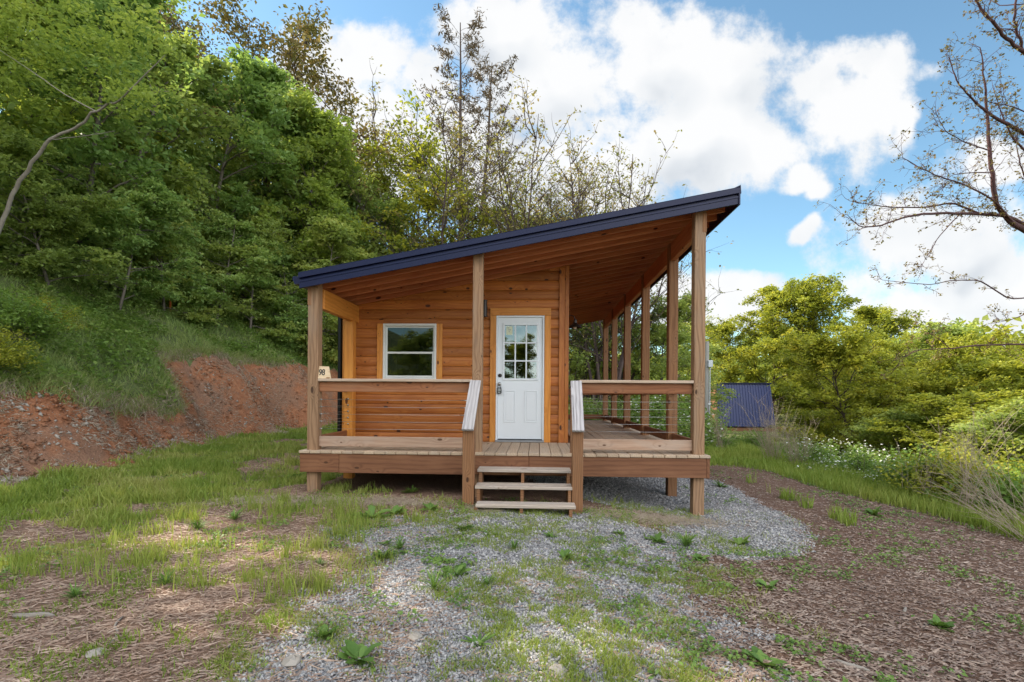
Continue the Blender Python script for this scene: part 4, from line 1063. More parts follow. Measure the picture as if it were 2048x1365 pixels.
# ---- shrubs
SH = [
 ('E',0,1500,17.5,850,'low green bush below the navy building','shrub'),
 ('W',0,1640,12.6,862,'shrub dotted with white blossom, the left one','shrub'),
 ('W',0,1730,11.2,868,'shrub dotted with white blossom in the middle of the verge','shrub'),
 ('W',0,1800,10.0,905,'lower right shrub dotted with white blossom','shrub'),
 ('E',1,1450,16,868,'bushy green shrub at the foot of the utility pole','shrub'),
 ('E',0,1575,15.5,870,'green shrub left of the white blossom','shrub'),
 ('E',1,1870,9.2,880,'leafy shrub behind the dead stalks','shrub'),
 ('EB',0,1960,8.3,860,'yellow green shrub low at the right edge','shrub'),
 ('E',0,2035,7.6,900,'dark leafy shrub cut by the right edge','shrub'),
 ('E',1,1270,17.5,780,'pale bush seen between the middle porch posts','shrub'),
 ('W',0,1320,17,770,'light flecked bush seen right of the middle porch posts','shrub'),
 ('E',0,1375,18.5,785,'bush seen just left of the front right post','shrub'),
 ('E',1,1180,19,790,'bush seen past the far corner of the deck','shrub'),
 ('E',0,25,8.9,560,'bright shrub on the grass slope at the left edge','shrub'),
 ('EB',0,90,10.6,585,'small yellow green bush on the upper left slope','shrub'),
 ('EB',0,-30,7.8,640,'yellow green bush hanging over the soil at the left edge','shrub'),
 ('E',1,10,8.0,790,'small shrub hanging over the soil bank at the left edge','shrub'),
]
for (k_, pi, u, Y, vt, lab, nm) in SH: tree(k_, pi, u, Y, vt, lab, name=nm, sx=1.1, group='shrubs', cat='shrub')
# reflected wood behind the viewer (shows in the door and window glass)
for i, (x, y, s, lab) in enumerate([(-7, -12, .62, 'leafy tree mirrored in the left of the window'), (-3.8, -13, .6, 'leafy tree mirrored in the right of the window'), (-.8, -12, .55, 'yellow green tree mirrored in the door glass, left'), (2.2, -13, .55, 'yellow green tree mirrored in the door glass, right'), (7, -16, .6, 'tree across the drive behind the viewer, right')]):
    place('G' if i < 2 else 'B', i, x, y, s, i*1.3, lab, 'tree', 'leafy_tree', 'trees mirrored in the glass', z=-.6)

# ---- leaning pale tree at the left
t = Tree()
def pxpath(L, r0, r1, n=7, tr=None):
    P = np.array([tuple(at(u, v, y)) for (u, v, y) in L]); k_ = np.linspace(0, len(P)-1, len(P)*4)
    Q = np.stack([np.interp(k_, np.arange(len(P)), P[:, c]) for c in range(3)], 1)
    Q[1:-1] = (Q[:-2]+2*Q[1:-1]+Q[2:])/4; Q[1:-1] += rng.normal(0, min(.012, r1*.8), Q[1:-1].shape)
    (tr or t).tube(Q, r0, r1, n); return Q
pxpath([(-25,520,10.4),(4,445,10.3),(30,375,10.2),(66,325,10.1),(95,280,10.0),(150,258,9.9),(190,222,9.8),(240,200,9.7)], .048, .018)
pxpath([(240,200,9.7),(290,150,9.5),(330,110,9.4)], .017, .005)
pxpath([(190,222,9.8),(130,190,9.6),(60,140,9.4),(0,100,9.2)], .014, .004)
pxpath([(95,280,10.0),(150,275,9.7),(230,262,9.5)], .012, .004)
for (u, v, y, k_) in [(r_[0], r_[1], r_[2], 60) for r_ in zip(rng.uniform(-30, 350, 90), rng.uniform(-10, 190, 90), rng.uniform(10.1, 11.3, 90))]:
    if v > 330-u*.35: continue
    c = np.array(tuple(at(u, v, y))); t.spray(c, 42, .34, .35)
for (u, v, y) in zip(rng.uniform(150, 340, 12), rng.uniform(170, 230, 12), rng.uniform(9.6, 10.3, 12)): t.spray(np.array(tuple(at(u, v, y))), 36, .3, .3)
cm, tm = t.make('lean', .115, 'leafY', 'barkpale')
b0 = at(-25, 520, 10.4); lt = thing('leaning_tree', (b0.x, b0.y, gz(b0.x, b0.y)), 'leaning tree with a pale curved trunk at the left edge', 'tree', FL)
for me, nm in ((cm, 'crown'), (tm, 'trunk')): link(nm, me, lt)

# ---- budding tree reaching in from the right edge
t = Tree(); ends = []
def limb(L, r0, r1, twigs=10, tw=.30, n=6):
    Q = pxpath(L, r0*.8, r1*.8, n)
    for k_ in range(int(twigs*1.9)):
        i = int(rng.integers(2, len(Q))); a = rng.uniform(0, 6.28)
        dirv = unit(Q[min(i, len(Q)-1)]-Q[i-1])*.7+np.array([rng.normal(0, .5), rng.normal(0, .35), rng.normal(.25, .5)])
        P = wiggle(Q[i], unit(dirv), tw*rng.uniform(.5, 1.5), 5, 0, .22); t.tube(P, max(.003, r1*.6), .0014, 4)
        for m_ in range(5):
            j = 1+int(rng.integers(0, 5)); R2 = wiggle(P[j], unit(P[j]-P[j-1]+rng.normal(0, .5, 3)), tw*.35, 3, 0, .2); t.tube(R2, .0022, .0014, 3)
            if rng.uniform() < .6: t.spray(R2[3], 3, .026, .9)
        t.spray(P[5], 5, .04, .9)
limb([(2180,520,7.6),(2095,480,7.4),(2030,452,7.2),(1990,405,7.1),(1983,340,7.0),(1975,250,7.0),(1970,170,6.9),(1960,95,6.9)], .062, .007, 16)
limb([(2095,480,7.4),(2020,432,7.3),(1960,428,7.2),(1890,426,7.0),(1820,430,6.9),(1760,452,6.8),(1720,455,6.8),(1695,430,6.7)], .034, .004, 20)
limb([(1960,428,7.2),(1905,405,7.3),(1850,415,7.4),(1790,415,7.4),(1740,410,7.5),(1700,402,7.5)], .018, .004, 14)
limb([(2030,452,7.2),(1990,400,7.0),(1930,370,6.9),(1870,350,6.8),(1830,330,6.7),(1805,315,6.7)], .017, .004, 14)
limb([(2110,300,7.2),(2040,262,7.1),(1990,235,7.0),(1950,205,6.9),(1915,165,6.8),(1900,120,6.8)], .036, .005, 16)
limb([(2110,140,6.8),(2048,105,6.7),(2010,75,6.6),(1980,40,6.5),(1950,0,6.5),(1930,-40,6.5)], .036, .010, 12)
limb([(2048,105,6.7),(2030,60,6.6),(2032,10,6.5),(2035,-40,6.5)], .022, .012, 8)
limb([(2100,340,7.2),(2048,300,7.1),(2020,270,7.1),(2000,220,7.1),(1985,170,7.2)], .022, .004, 10)
limb([(1975,300,7.0),(1930,285,6.9),(1890,262,6.9),(1872,225,6.9)], .011, .003, 9)
limb([(1985,345,7.0),(1940,345,6.9),(1900,350,6.9),(1880,390,6.9)], .010, .003, 8)
limb([(2090,590,7.6),(2020,600,7.4),(1960,560,7.3),(1905,560,7.2),(1860,570,7.2),(1790,563,7.1),(1765,560,7.1)], .014, .003, 7, .2)
limb([(2160,700,7.2),(2048,688,7.0),(1960,690,6.9),(1900,697,6.8),(1830,700,6.8),(1800,722,6.8)], .020, .004, 9, .25)
limb([(1900,697,6.8),(1870,672,6.8),(1850,664,6.8)], .007, .003, 4, .2)
limb([(2120,620,7.4),(2060,625,7.3),(2020,640,7.2),(1995,645,7.2)], .011, .004, 6, .2)
limb([(1920,428,7.1),(1880,470,7.1),(1850,520,7.2),(1838,540,7.2)], .009, .003, 6, .2)
limb([(2150,420,7.5),(2060,380,7.3),(2040,330,7.2),(2030,270,7.2)], .02, .005, 10)
limb([(2120,250,7.2),(2030,215,7.1),(1960,200,7.0)], .014, .004, 9, .25)
b0 = at(2230, 560, 7.8); g0 = gz(b0.x, b0.y)
T = np.array([(b0.x+.15, b0.y+.1, g0-.2), (b0.x+.1, b0.y, g0+1.2), (b0.x, b0.y-.1, b0.z-.4), tuple(at(2180, 520, 7.6))]); t.tube(T, .16, .07, 9)
T = np.array([tuple(at(2180, 520, 7.6)), tuple(at(2170, 400, 7.5)), tuple(at(2130, 260, 7.3)), tuple(at(2110, 140, 6.8)), tuple(at(2120, -80, 6.8))]); t.tube(T, .07, .03, 8)
T = np.array([(b0.x, b0.y-.1, b0.z-.4), tuple(at(2160, 700, 7.2))]); t.tube(T, .04, .02, 6)
cm, tm = t.make('bud', .036, 'leafR', 'barkred', .6, .6)
bt_ = thing('budding_tree', (b0.x+.15, b0.y+.1, g0), 'near bare budding tree reaching dark branches in from the right edge', 'tree')
for me, nm in ((cm, 'crown'), (tm, 'trunk')): link(nm, me, bt_)

# ---- dead stalks
DS = [(1545,13.5,60,1.7,.45,(-.1,0,0),'grey dead twiggy bush in front of the navy building'),
      (1600,12.3,50,1.3,.5,(-.1,0,0),'low tangle of dead stalks right of the navy building'),
      (1930,7.4,14,1.8,.30,(.15,0,0),'tall pale dead stalks crossing in front of the right hand trees'),
      (2020,6.8,14,1.6,.5,(-.3,0,0),'dead stalks arching left at the right edge'),
      (2070,6.2,22,1.5,.7,(-.7,0,-.3),'dead stalks lying flat over the verge at the right edge'),
      (1840,8.6,14,1.3,.4,(.1,0,0),'thin upright dead stalks above the grass verge'),
      (1440,15.5,30,1.5,.4,(0,0,0),'pale dry weeds around the foot of the utility pole'),
      (1205,18,40,2.0,.5,(0,0,0),'pale dry weeds seen past the far end of the deck')]
for (u, Y, n, H, sp, ln, lab) in DS:
    p = at(u, 791, Y); me = thicket(n, H, sp, ln); o = link('dead_stalks', me, None, (p.x, Y, gz(p.x, Y))); tag(o, lab, 'dead plant', 'clumps of dead stalks')

# ================================================================== GROUND COVER
def scatter(n, x0, x1, y0, y1, dens, near=3.0, pw=1.5):
    X_ = []; got = 0
    for _ in range(40):
        m = n*2
        # depth falls off so that the near ground gets most of the pieces
        uu = rng.uniform(0, 1, m); y = y0*(y1/y0)**uu; x = rng.uniform(x0, x1, m)
        acc = y/y1*1.0
        keep = rng.uniform(0, 1, m) < dens(x, y)*(1 if pw == 0 else np.minimum(1, (near/np.hypot(x, y))**(pw-1)))
        X_.append(np.stack([x[keep], y[keep]], 1)); got += keep.sum()
        if got >= n: break
    return np.concatenate(X_)[:n]
under_deck = lambda x, y: (x > -3.1)*(x < 2.2)*(y > 6.5)
def blades(name, P, h, wd, matn, label, hv=.35, lean=.35, lr=None, cat='grass', obj='grass', hang=0.):
    n = len(P); z = ground_z(P[:, 0], P[:, 1]); b = np.stack([P[:, 0], P[:, 1], z-.01], 1)
    a = rng.uniform(0, 6.28, n); H = (h*rng.uniform(1-hv*1.5, 1+hv, n))
    wv = np.stack([np.cos(a), np.sin(a), 0*a], 1)*(wd*rng.uniform(.7, 1.3, n))[:, None]
    la = rng.uniform(0, 6.28, n); lv = np.stack([np.cos(la), np.sin(la), 0*la], 1)*(H*lean*rng.uniform(.2, 1.3, n))[:, None]
    up = np.array([0, 0, 1.])[None]*H[:, None]
    m1 = b+up*.55+lv*.35; tp = b+up+lv
    V = np.stack([b-wv, b+wv, m1+wv*.7, m1-wv*.7, tp+wv*.12, tp-wv*.12], 1).reshape(-1, 3)
    k = np.arange(n)[:, None]*6; F = np.concatenate([k+np.array([[0, 1, 2, 3]]), k+np.array([[3, 2, 4, 5]])], 0)
    l = np.repeat(np.clip((rng.uniform(0, 1, n) if lr is None else lr), 0, 1), 6)
    o = link(obj, newmesh(name, V, F, [M[matn]], {'lr': l})); return tag(o, label, cat, kind='stuff')
# sprouting weeds and clover over the drive
Pc = scatter(20000, -7, 6.5, 2.3, 11, lambda x, y: ss(fbm(x*1.1+9, y*1.1, 75, 3), .46, .60)*ss(fbm(x*6, y*6, 76, 2), .45, .65)*(1-under_deck(x, y)), 3, 1.5)
C = np.stack([Pc[:, 0], Pc[:, 1], ground_z(Pc[:, 0], Pc[:, 1])+rng.uniform(.004, .045, len(Pc))], 1)
V, F, l = leaves(C, .024+.0012*Pc[:, 1], 1., .6); o = link('sprouts', newmesh('sprouts', V, F, [M['leafW']], {'lr': l})); tag(o, 'small sprouting weeds spread over gravel and straw', 'small weeds', kind='stuff')
# lawn and tufts
P = scatter(175000, -9.5, 1.5, 1.8, 21, lambda x, y: m_grass(x, y)*(x < 1.5)*(1-.6*(m_gravel(x, y) > .3))*ss(fbm(x*6, y*6, 61, 2), .30, .55), 4, 1.8)
hh = .035+.06*ss(np.hypot(P[:, 0], P[:, 1]), 4.5, 8)
hh = hh*(.35+1.5*fbm(P[:, 0]*2.2, P[:, 1]*2.2, 62)**1.4)*rng.uniform(.5, 1.4, len(P))
blades('lawn', P, hh, .0026+.0006*np.hypot(P[:, 0], P[:, 1])*.9, 'grass', 'short green grass growing over the drive and left lawn', lr=(fbm(P[:, 0]*1.5, P[:, 1]*1.5, 63)-.5)*2.2+.5+rng.uniform(-.25, .35, len(P)), lean=.6)
P = scatter(75000, -2.8, 4.6, 1.8, 6.8, lambda x, y: ss(m_gravel(x, y), .05, .3)*ss(fbm(x*1.7, y*1.7, 64, 3), .38, .60)*ss(fbm(x*11, y*11, 65, 2), .35, .6)*(1-.9*(np.hypot(x-2.9, y-5.8) < 1.0)), 3, 1.3)
blades('tufts', P, .035*rng.uniform(.5, 1.5, len(P)), .0028, 'grass', 'sparse grass tufts sprouting through the grey gravel', lr=rng.uniform(.2, 1, len(P)), lean=.8)
cl = scatter(120, -7.5, -1.2, 3.2, 8.5, lambda x, y: ss(fbm(x*1.1, y*1.1, 90), .42, .6)*((foot(y)-x) < -.3)*(1-(x > -3.2)*(y > 6.2)), 4, 1.2)
P = np.concatenate([c_+rng.normal(0, rng.uniform(.025, .11), (int(rng.integers(25, 120)), 2)) for c_ in cl]); P = P[~((P[:, 0] > -3.1)*(P[:, 1] > 6.35))]
blades('tall', P, .13*rng.uniform(.4, 1.5, len(P)), .0035, 'grass', 'taller bright grass clumps dotted over the straw left of the cabin', lr=.55+rng.uniform(-.3, .4, len(P)), lean=.35, cat='tall grass', obj='tall_grass')
P = scatter(90000, 2.3, 14, 5, 30, lambda x, y: ss(m_grass(x, y), .3, .6)*(x > 2.3)*ss(x, 14, 9), 6, 1.4)
blades('verge', P, (.10+.12*fbm(P[:, 0], P[:, 1], 66))*(1+.6*ss(P[:, 0], 5.5, 7)), .004+.0005*P[:, 1], 'grass', 'lush grass on the verge beyond the wood chip path', lr=fbm(P[:, 0]*1.3, P[:, 1]*1.3, 67)+rng.uniform(-.3, .2, len(P)))
# turf on the slope above the cut
def hillm(x, y):
    s = foot(y)-x; return (s > turf_s(y)-.03+.35*(fbm(x*2, y*2, 71)-.5))*(s < 13)*ss(s, 13, 8)*(.45+.55*ss(fbm(x*1.2, y*1.2, 68), .35, .55))
P = scatter(95000, -22, -8, 4.5, 26, hillm, 9, 1.3)
blades('hillgrass', P, (.10+.30*fbm(P[:, 0]*1.4, P[:, 1]*1.4, 69)**1.5)*rng.uniform(.5, 1.3, len(P)), .0042+.0004*P[:, 1], 'hillgrass', 'long grass covering the slope above the soil bank', lr=(fbm(P[:, 0]*1.1, P[:, 1]*1.1, 70)-.5)*2.4+.45+rng.uniform(-.25, .3, len(P)), lean=.9)
# broad leaved ground cover on the slope
Pc = scatter(52000, -22, -8, 4.5, 26, lambda x, y: hillm(x, y)*ss(fbm(x*1.1+4, y*1.1, 72), .42, .56), 9, 1.2)
C = np.stack([Pc[:, 0], Pc[:, 1], ground_z(Pc[:, 0], Pc[:, 1])+rng.uniform(.05, .34, len(Pc))], 1)
V, F, l = leaves(C, .075+.0025*Pc[:, 1], .7, .6); o = link('ground_cover', newmesh('cover', V, F, [M['leafE']], {'lr': l})); tag(o, 'leafy weeds mixed into the grass of the slope', 'weeds', kind='stuff')
Pl = np.stack([np.zeros(9000), rng.uniform(6.3, 19, 9000)], 1); Pl[:, 0] = foot(Pl[:, 1])-turf_s(Pl[:, 1])+rng.uniform(-.25, .22, 9000)*fbm(Pl[:, 1]*2, Pl[:, 1]*0, 95)*1.6
blades('lip_green', Pl, .10+.2*rng.uniform(0, 1, 9000), .006, 'hillgrass', 'ragged green grass draping over the lip of the soil bank', lean=1.3, cat='bank grass', obj='bank_grass')
# dry grass hanging over the lip of the turf
ys = rng.uniform(6.3, 19, 3600); xs_ = foot(ys)-turf_s(ys)+rng.uniform(-.15, .12, 3600)
keep = fbm(xs_*2, ys*2, 73) > .42; ys = ys[keep]; xs_ = xs_[keep]; n = len(ys)
b = np.stack([xs_, ys, ground_z(xs_, ys)+.03], 1); L = rng.uniform(.08, .30, n)[:, None]
out_ = np.stack([rng.uniform(.25, 1, n), rng.normal(0, .5, n), rng.uniform(-.3, .5, n)], 1)
m1 = b+unit(out_)*L*.5; tp = m1+np.stack([rng.uniform(.0, .5, n), rng.normal(0, .3, n), -rng.uniform(.6, 1.2, n)], 1)*L*.8; wv = rng.normal(0, 1, (n, 3)); wv = unit(wv)*.0045
V = np.stack([b-wv, b+wv, m1+wv, m1-wv, tp+wv*.3, tp-wv*.3], 1).reshape(-1, 3); k = np.arange(n)[:, None]*6; F = np.concatenate([k+np.array([[0, 1, 2, 3]]), k+np.array([[3, 2, 4, 5]])], 0)
o = link('dry_grass', newmesh('lip', V, F, [M['dry']], {'lr': np.repeat(rng.uniform(0, 1, n), 6)})); tag(o, 'dry roots and grass hanging over the edge of the soil bank', 'dry grass', kind='stuff')
def bits(name, P, L, W, T, matn, label, cat, tilt=.25, lr=None, zoff=.004, dirbias=None):
    """thin flat slivers lying on the ground"""
    n = len(P); z = ground_z(P[:, 0], P[:, 1])+zoff; c = np.stack([P[:, 0], P[:, 1], z+rng.uniform(0, .008, n)], 1)
    a = rng.uniform(0, 6.28, n) if dirbias is None else rng.normal(dirbias, .75, n)
    sl = rng.normal(0, tilt, n)
    A = unit(np.stack([np.cos(a), np.sin(a), sl], 1))*L[:, None]/2; B = unit(np.stack([-np.sin(a), np.cos(a), rng.normal(0, .35, n)], 1))*W[:, None]/2
    Nn = np.cross(unit(A), unit(B))*T[:, None]
    V = np.stack([c-A-B*.4, c-A*.2-B, c+A-B*.3, c+A*.7+B*.6, c-A*.6+B*.9, c+Nn], 1).reshape(-1, 3); k = np.arange(n)[:, None]*6
    F = np.concatenate([k+np.array([[i, (i+1) % 5, 5]]) for i in range(5)], 0)
    l = np.repeat(rng.uniform(0, 1, n) if lr is None else lr, 6)
    o = link(cat.replace(' ', '_'), newmesh(name, V, F, [M[matn]], {'lr': l})); return tag(o, label, cat, kind='stuff')
free = lambda x, y: 1-under_deck(x, y)*(x < 1.2)
P = scatter(64000, -8, 2.2, 1.7, 14, lambda x, y: m_straw(x, y)*(1-m_gravel(x, y)*.93)*(foot(y)-x < .1)*free(x, y)*(.5+.5*ss(fbm(x*3, y*3, 80), .35, .6)), 3, 2.0)
n = len(P); bits('straw', P, .02+.11*rng.uniform(0, 1, n)**2.4, .0035+.007*rng.uniform(0, 1, n)**2, np.full(n, .004), 'straw', 'pale straw and splintered wood scattered over the ground left of the gravel', 'straw litter', .12, dirbias=.35)
P = scatter(46000, .8, 8.5, 1.7, 13, lambda x, y: (1-m_straw(x, y))*(1-m_gravel(x, y)*.95)*(x < 5.8)*free(x, y), 3, 2.0)
n = len(P); bits('chips', P, .018+.055*rng.uniform(0, 1, n)**2, .006+.014*rng.uniform(0, 1, n)**2, np.full(n, .005), 'chip', 'brown wood chips covering the path right of the cabin', 'wood chips', .15, dirbias=-.2)
P = scatter(17000, -10.2, -7.4, 5, 20, lambda x, y: ((foot(y)-x) > -.3)*((foot(y)-x) < turf_s(y))*ss(fbm(x*1.5, y*1.5, 83), .38, .55), 7, 1.3)
n = len(P); bits('banklitter', P, .04+.24*rng.uniform(0, 1, n)**2.5, .006+.012*rng.uniform(0, 1, n)**2, np.full(n, .008), 'dry', 'grey roots, twigs and straw littering the soil bank', 'bank litter', .5, zoff=.01, lr=rng.uniform(0, .8, n))
# stones
def stones(name, P, size, matn, label, cat, lr=None, flat=.6):
    n = len(P); z = ground_z(P[:, 0], P[:, 1]); c = np.stack([P[:, 0], P[:, 1], z+size*.18], 1)
    O = np.array([[1, 0, 0], [0, 1, 0], [-1, 0, 0], [0, -1, 0], [0, 0, flat], [0, 0, -flat]], float)
    a = rng.uniform(0, 6.28, n); ca, sa = np.cos(a), np.sin(a)
    D = O[None]*rng.uniform(.55, 1.2, (n, 6, 1))+rng.normal(0, .16, (n, 6, 3)); D = D*size[:, None, None]*np.stack([rng.uniform(.8, 1.3, n), rng.uniform(.6, 1, n), np.ones(n)], 1)[:, None, :]*.6
    X2 = D[..., 0]*ca[:, None]-D[..., 1]*sa[:, None]; Y2 = D[..., 0]*sa[:, None]+D[..., 1]*ca[:, None]
    tl = rng.normal(0, .4, (n, 1)); Z2 = D[..., 2]+X2*tl
    V = (c[:, None, :]+np.stack([X2, Y2, Z2], -1)).reshape(-1, 3)
    T = np.array([[0, 1, 4], [1, 2, 4], [2, 3, 4], [3, 0, 4], [1, 0, 5], [2, 1, 5], [3, 2, 5], [0, 3, 5]])
    F = (np.arange(n)[:, None, None]*6+T[None]).reshape(-1, 3)
    o = link(cat.replace(' ', '_'), newmesh(name, V, F, [M[matn]], {'lr': np.repeat(rng.uniform(0, 1, n) if lr is None else lr, 6)})); return tag(o, label, cat, kind='stuff')
P = scatter(72000, -2.4, 4.4, 1.8, 9.5, lambda x, y: ss(m_gravel(x, y), .15, .6), 3, 1.6)
n = len(P); stones('gravel', P, (.0105+.013*rng.uniform(0, 1, n)**2)*(1+.08*P[:, 1]), 'gravel', 'angular grey gravel in front of the steps and beside the deck', 'gravel')
P = scatter(3000, -10.2, -7.2, 5, 20, lambda x, y: ((foot(y)-x) > -.4)*((foot(y)-x) < turf_s(y))*ss(fbm(x*1.2+7, y*1.2, 84), .4, .6), 8, 1.3)
n = len(P); stones('scree', P, .016+.09*rng.uniform(0, 1, n)**6, 'stone', 'pale broken stones lying on the soil bank', 'bank stones')
P = scatter(6500, -10.4, -7.2, 5, 20, lambda x, y: ((foot(y)-x) > -.15)*((foot(y)-x) < turf_s(y)+.1)*ss(fbm(x*2+3, y*2, 85), .35, .6), 8, 1.3)
n = len(P); stones('clods', P, .02+.10*rng.uniform(0, 1, n)**3, 'soil', 'crumbled clods of red brown earth on the soil bank', 'soil clods')
# dry grass heaps: by the left deck post, under the steps and by the right front
def heap(cx, cy, rx, ry, n, h):
    a = rng.normal(0, .5, (n, 2)); return np.stack([cx+a[:, 0]*rx, cy+a[:, 1]*ry], 1)
hp = np.concatenate([heap(-2.6, 5.95, .9, .25, 2600, 0), heap(-1.7, 6.05, .7, .2, 1500, 0), heap(-.62, 5.85, .25, .16, 700, 0), heap(1.35, 6.1, .9, .28, 2600, 0), heap(0.0, 6.1, .45, .15, 500, 0), heap(-3.6, 5.9, .7, .25, 1200, 0)])
n = len(hp); bits('heap', hp, .04+.14*rng.uniform(0, 1, n), .0025+.003*rng.uniform(0, 1, n), np.full(n, .003), 'dry', 'matted dry grass along the front of the deck', 'dead grass', .35, zoff=.012)

# ---- individual weeds
def weed_mesh(kind):
    """rosette of broad or narrow leaves / grass tuft"""
    Vs = []; Fs = []; ls = []; n0 = 0
    cnt = {'broad': 22, 'narrow': 34, 'tuft': 70}[kind]
    for i in range(cnt):
        a = rng.uniform(0, 6.28); L = rng.uniform(.035, .15)*{'broad': 1, 'narrow': .9, 'tuft': 1.3}[kind]; W = {'broad': .026, 'narrow': .010, 'tuft': .0035}[kind]*rng.uniform(.8, 1.2)
        e = rng.uniform(.15, .9) if kind != 'tuft' else rng.uniform(.7, 1.4)
        d = np.array([math.cos(a), math.sin(a), 0]); s_ = np.array([-math.sin(a), math.cos(a), 0]); P_ = []
        for f, wf in ((0, .15), (.3, .75), (.6, 1.), (.85, .65), (1, .05)):
            p = d*L*f*math.cos(e)+np.array([0, 0, L*(f*math.sin(e)-.45*f*f*math.sin(e))+.005]); w_ = s_*W*wf
            rip = np.array([0, 0, .006*rng.normal()]) if kind == 'broad' else 0
            P_ += [p-w_+rip, p+np.array([0, 0, -.3*W*wf]), p+w_]
        Vs += P_
        for r_ in range(4):
            for c_ in range(2): k_ = n0+r_*3+c_; Fs.append((k_, k_+1, k_+4, k_+3))
        n0 += 15; ls += [rng.uniform(0, 1)]*15
    return newmesh('weed', np.array(Vs), np.array(Fs), [M['weedleaf' if False else 'leafW']], {'lr': ls}, True)
WM = {k_: [weed_mesh(k_) for _ in range(7)] for k_ in ('broad', 'narrow', 'tuft')}
WD = [('broad',745,1035,2.0,'dark weed clump left of the steps, the leftmost of three'),('broad',790,1028,1.5,'dark weed clump left of the steps, the middle of three'),('broad',860,1020,1.7,'broadleaf weed clump nearest the left stair post'),
 ('tuft',800,1100,1.8,'bright grass tuft at the edge of the straw'),('narrow',765,1118,1.8,'dark green weed patch beside the bright grass tuft'),('narrow',770,1090,1.6,'dark weed above the bright grass tuft'),
 ('broad',912,1150,1.3,'broadleaf rosette alone in the middle gravel'),('tuft',868,1180,1.3,'low grassy clump left in the gravel'),('tuft',975,1172,1.2,'yellow green sprout in the middle gravel'),
 ('broad',1130,1120,1.4,'spreading weed right of centre in the gravel'),('broad',1315,1085,1.7,'dark broadleaf clump at the end of the clean gravel'),('tuft',1370,1095,1.9,'tall thin tuft at the end of the clean gravel'),
 ('tuft',1030,1100,1.3,'upright sprout below the steps'),('broad',882,1125,1.1,'small pale weed left of centre'),('broad',720,1320,1.2,'large broadleaf clump near the bottom edge, left of centre'),
 ('broad',650,1275,.9,'single upright weed at the edge of straw and gravel'),('narrow',955,1290,1.1,'feathery weed near the bottom edge at centre'),('broad',1535,1175,1.4,'bright broadleaf weed alone on the wood chips'),
 ('broad',1530,1330,1.5,'leafy weed clump at the bottom right'),('narrow',1375,1270,1.1,'dark tuft in the right hand gravel'),('narrow',1440,975,2.2,'dark weed clump right of the front right post'),
 ('broad',1750,1030,1.8,'dark weed on the far side of the chip path'),('broad',1880,1255,1.1,'small green weed among the wood chips at right'),('tuft',640,1130,1.0,'thin grass tuft on the straw left of the gravel'),
 ('tuft',330,1170,1.2,'tall yellow green tuft on the straw at left'),('tuft',395,1060,1.6,'tall bright grass clump left of the deck'),('tuft',470,1040,1.8,'tallest bright grass clump left of the deck'),
 ('tuft',150,1195,1.2,'short grass clump at the far left front'),('narrow',825,985,2.2,'dark grass clump in the shade under the deck front'),('broad',590,960,2.6,'leafy clump beside the left deck post'),
 ('broad',930,1062,1.2,'small rosette below the left stair post'),('broad',985,1072,1.2,'small leafy sprout below the middle of the steps'),('narrow',1100,1075,1.1,'small feathery weed below the right stair post'),
 ('broad',1480,1090,1.6,'low weed at the edge of the right hand gravel'),('broad',1400,1120,1.3,'pale leafy weed right of the gravel'),('narrow',1240,1070,1.2,'low weed at the edge of the clean gravel')]
for i, (k_, u, v, s, lab) in enumerate(WD):
    x, y = gp(u, v); o = bpy.data.objects.new('weed' if k_ != 'tuft' else 'grass_tuft', WM[k_][i % 7]); COL.objects.link(o)
    s *= .75; o.location = (x, y, gz(x, y)-.004); o.scale = (s*random.uniform(.8, 1.3), s*random.uniform(.8, 1.3), s*random.uniform(.7, 1.4)); o.rotation_euler = (random.uniform(-.15, .15), random.uniform(-.15, .15), i*1.7); tag(o, lab, 'weed' if k_ != 'tuft' else 'grass tuft', 'weeds on the drive')
# sapling sprig beside the steps
# ---- sticks, logs, stones
def stick(u, v, L, r, ang, label, name='stick', bend=.1, matn='stick', cat='stick'):
    x, y = gp(u, v); mb = MB(); pts = []
    for k_ in range(7):
        f = k_/6-.5; xx = x+math.cos(ang)*L*f; yy = y+math.sin(ang)*L*f+bend*L*math.sin(f*5)*.3; pts.append((xx, yy, gz(xx, yy)+r*.8))
    mb.tube(pts, [r*.75, r, r*1.05, r, r*.95, r*.8, r*.4], 9)
    mb.bc = [(p[0]*math.cos(ang)+p[1]*math.sin(ang), p[1]*3, p[2]*3) for p in mb.v]
    o = mb.build(name, M[matn], None, smooth=True, loc=(x, y, gz(x, y))); tag(o, label, cat)
stick(68, 1235, .22, .016, .05, 'short thick grey stick on the straw at lower left')
stick(232, 1260, .42, .006, -1.1, 'long thin twig lying on the straw at lower left', bend=.4)
stick(1705, 1335, .16, .012, -.5, 'short pale stick near the bottom right', bend=.1)
stick(1810, 1222, .10, .010, .8, 'small white stick among the wood chips')
stick(755, 1290, .12, .008, -.6, 'small dark stick near the bottom at the gravel edge')
stick(1085, 1140, .16, .004, .5, 'thin twig on the middle gravel', bend=.3)
stick(30, 845, .9, .03, -.5, 'pale grey log stub on the soil bank at the left edge', 'log', cat='log')
stick(220, 840, .25, .02, -1.2, 'white root stub on the soil bank', 'root', cat='root')
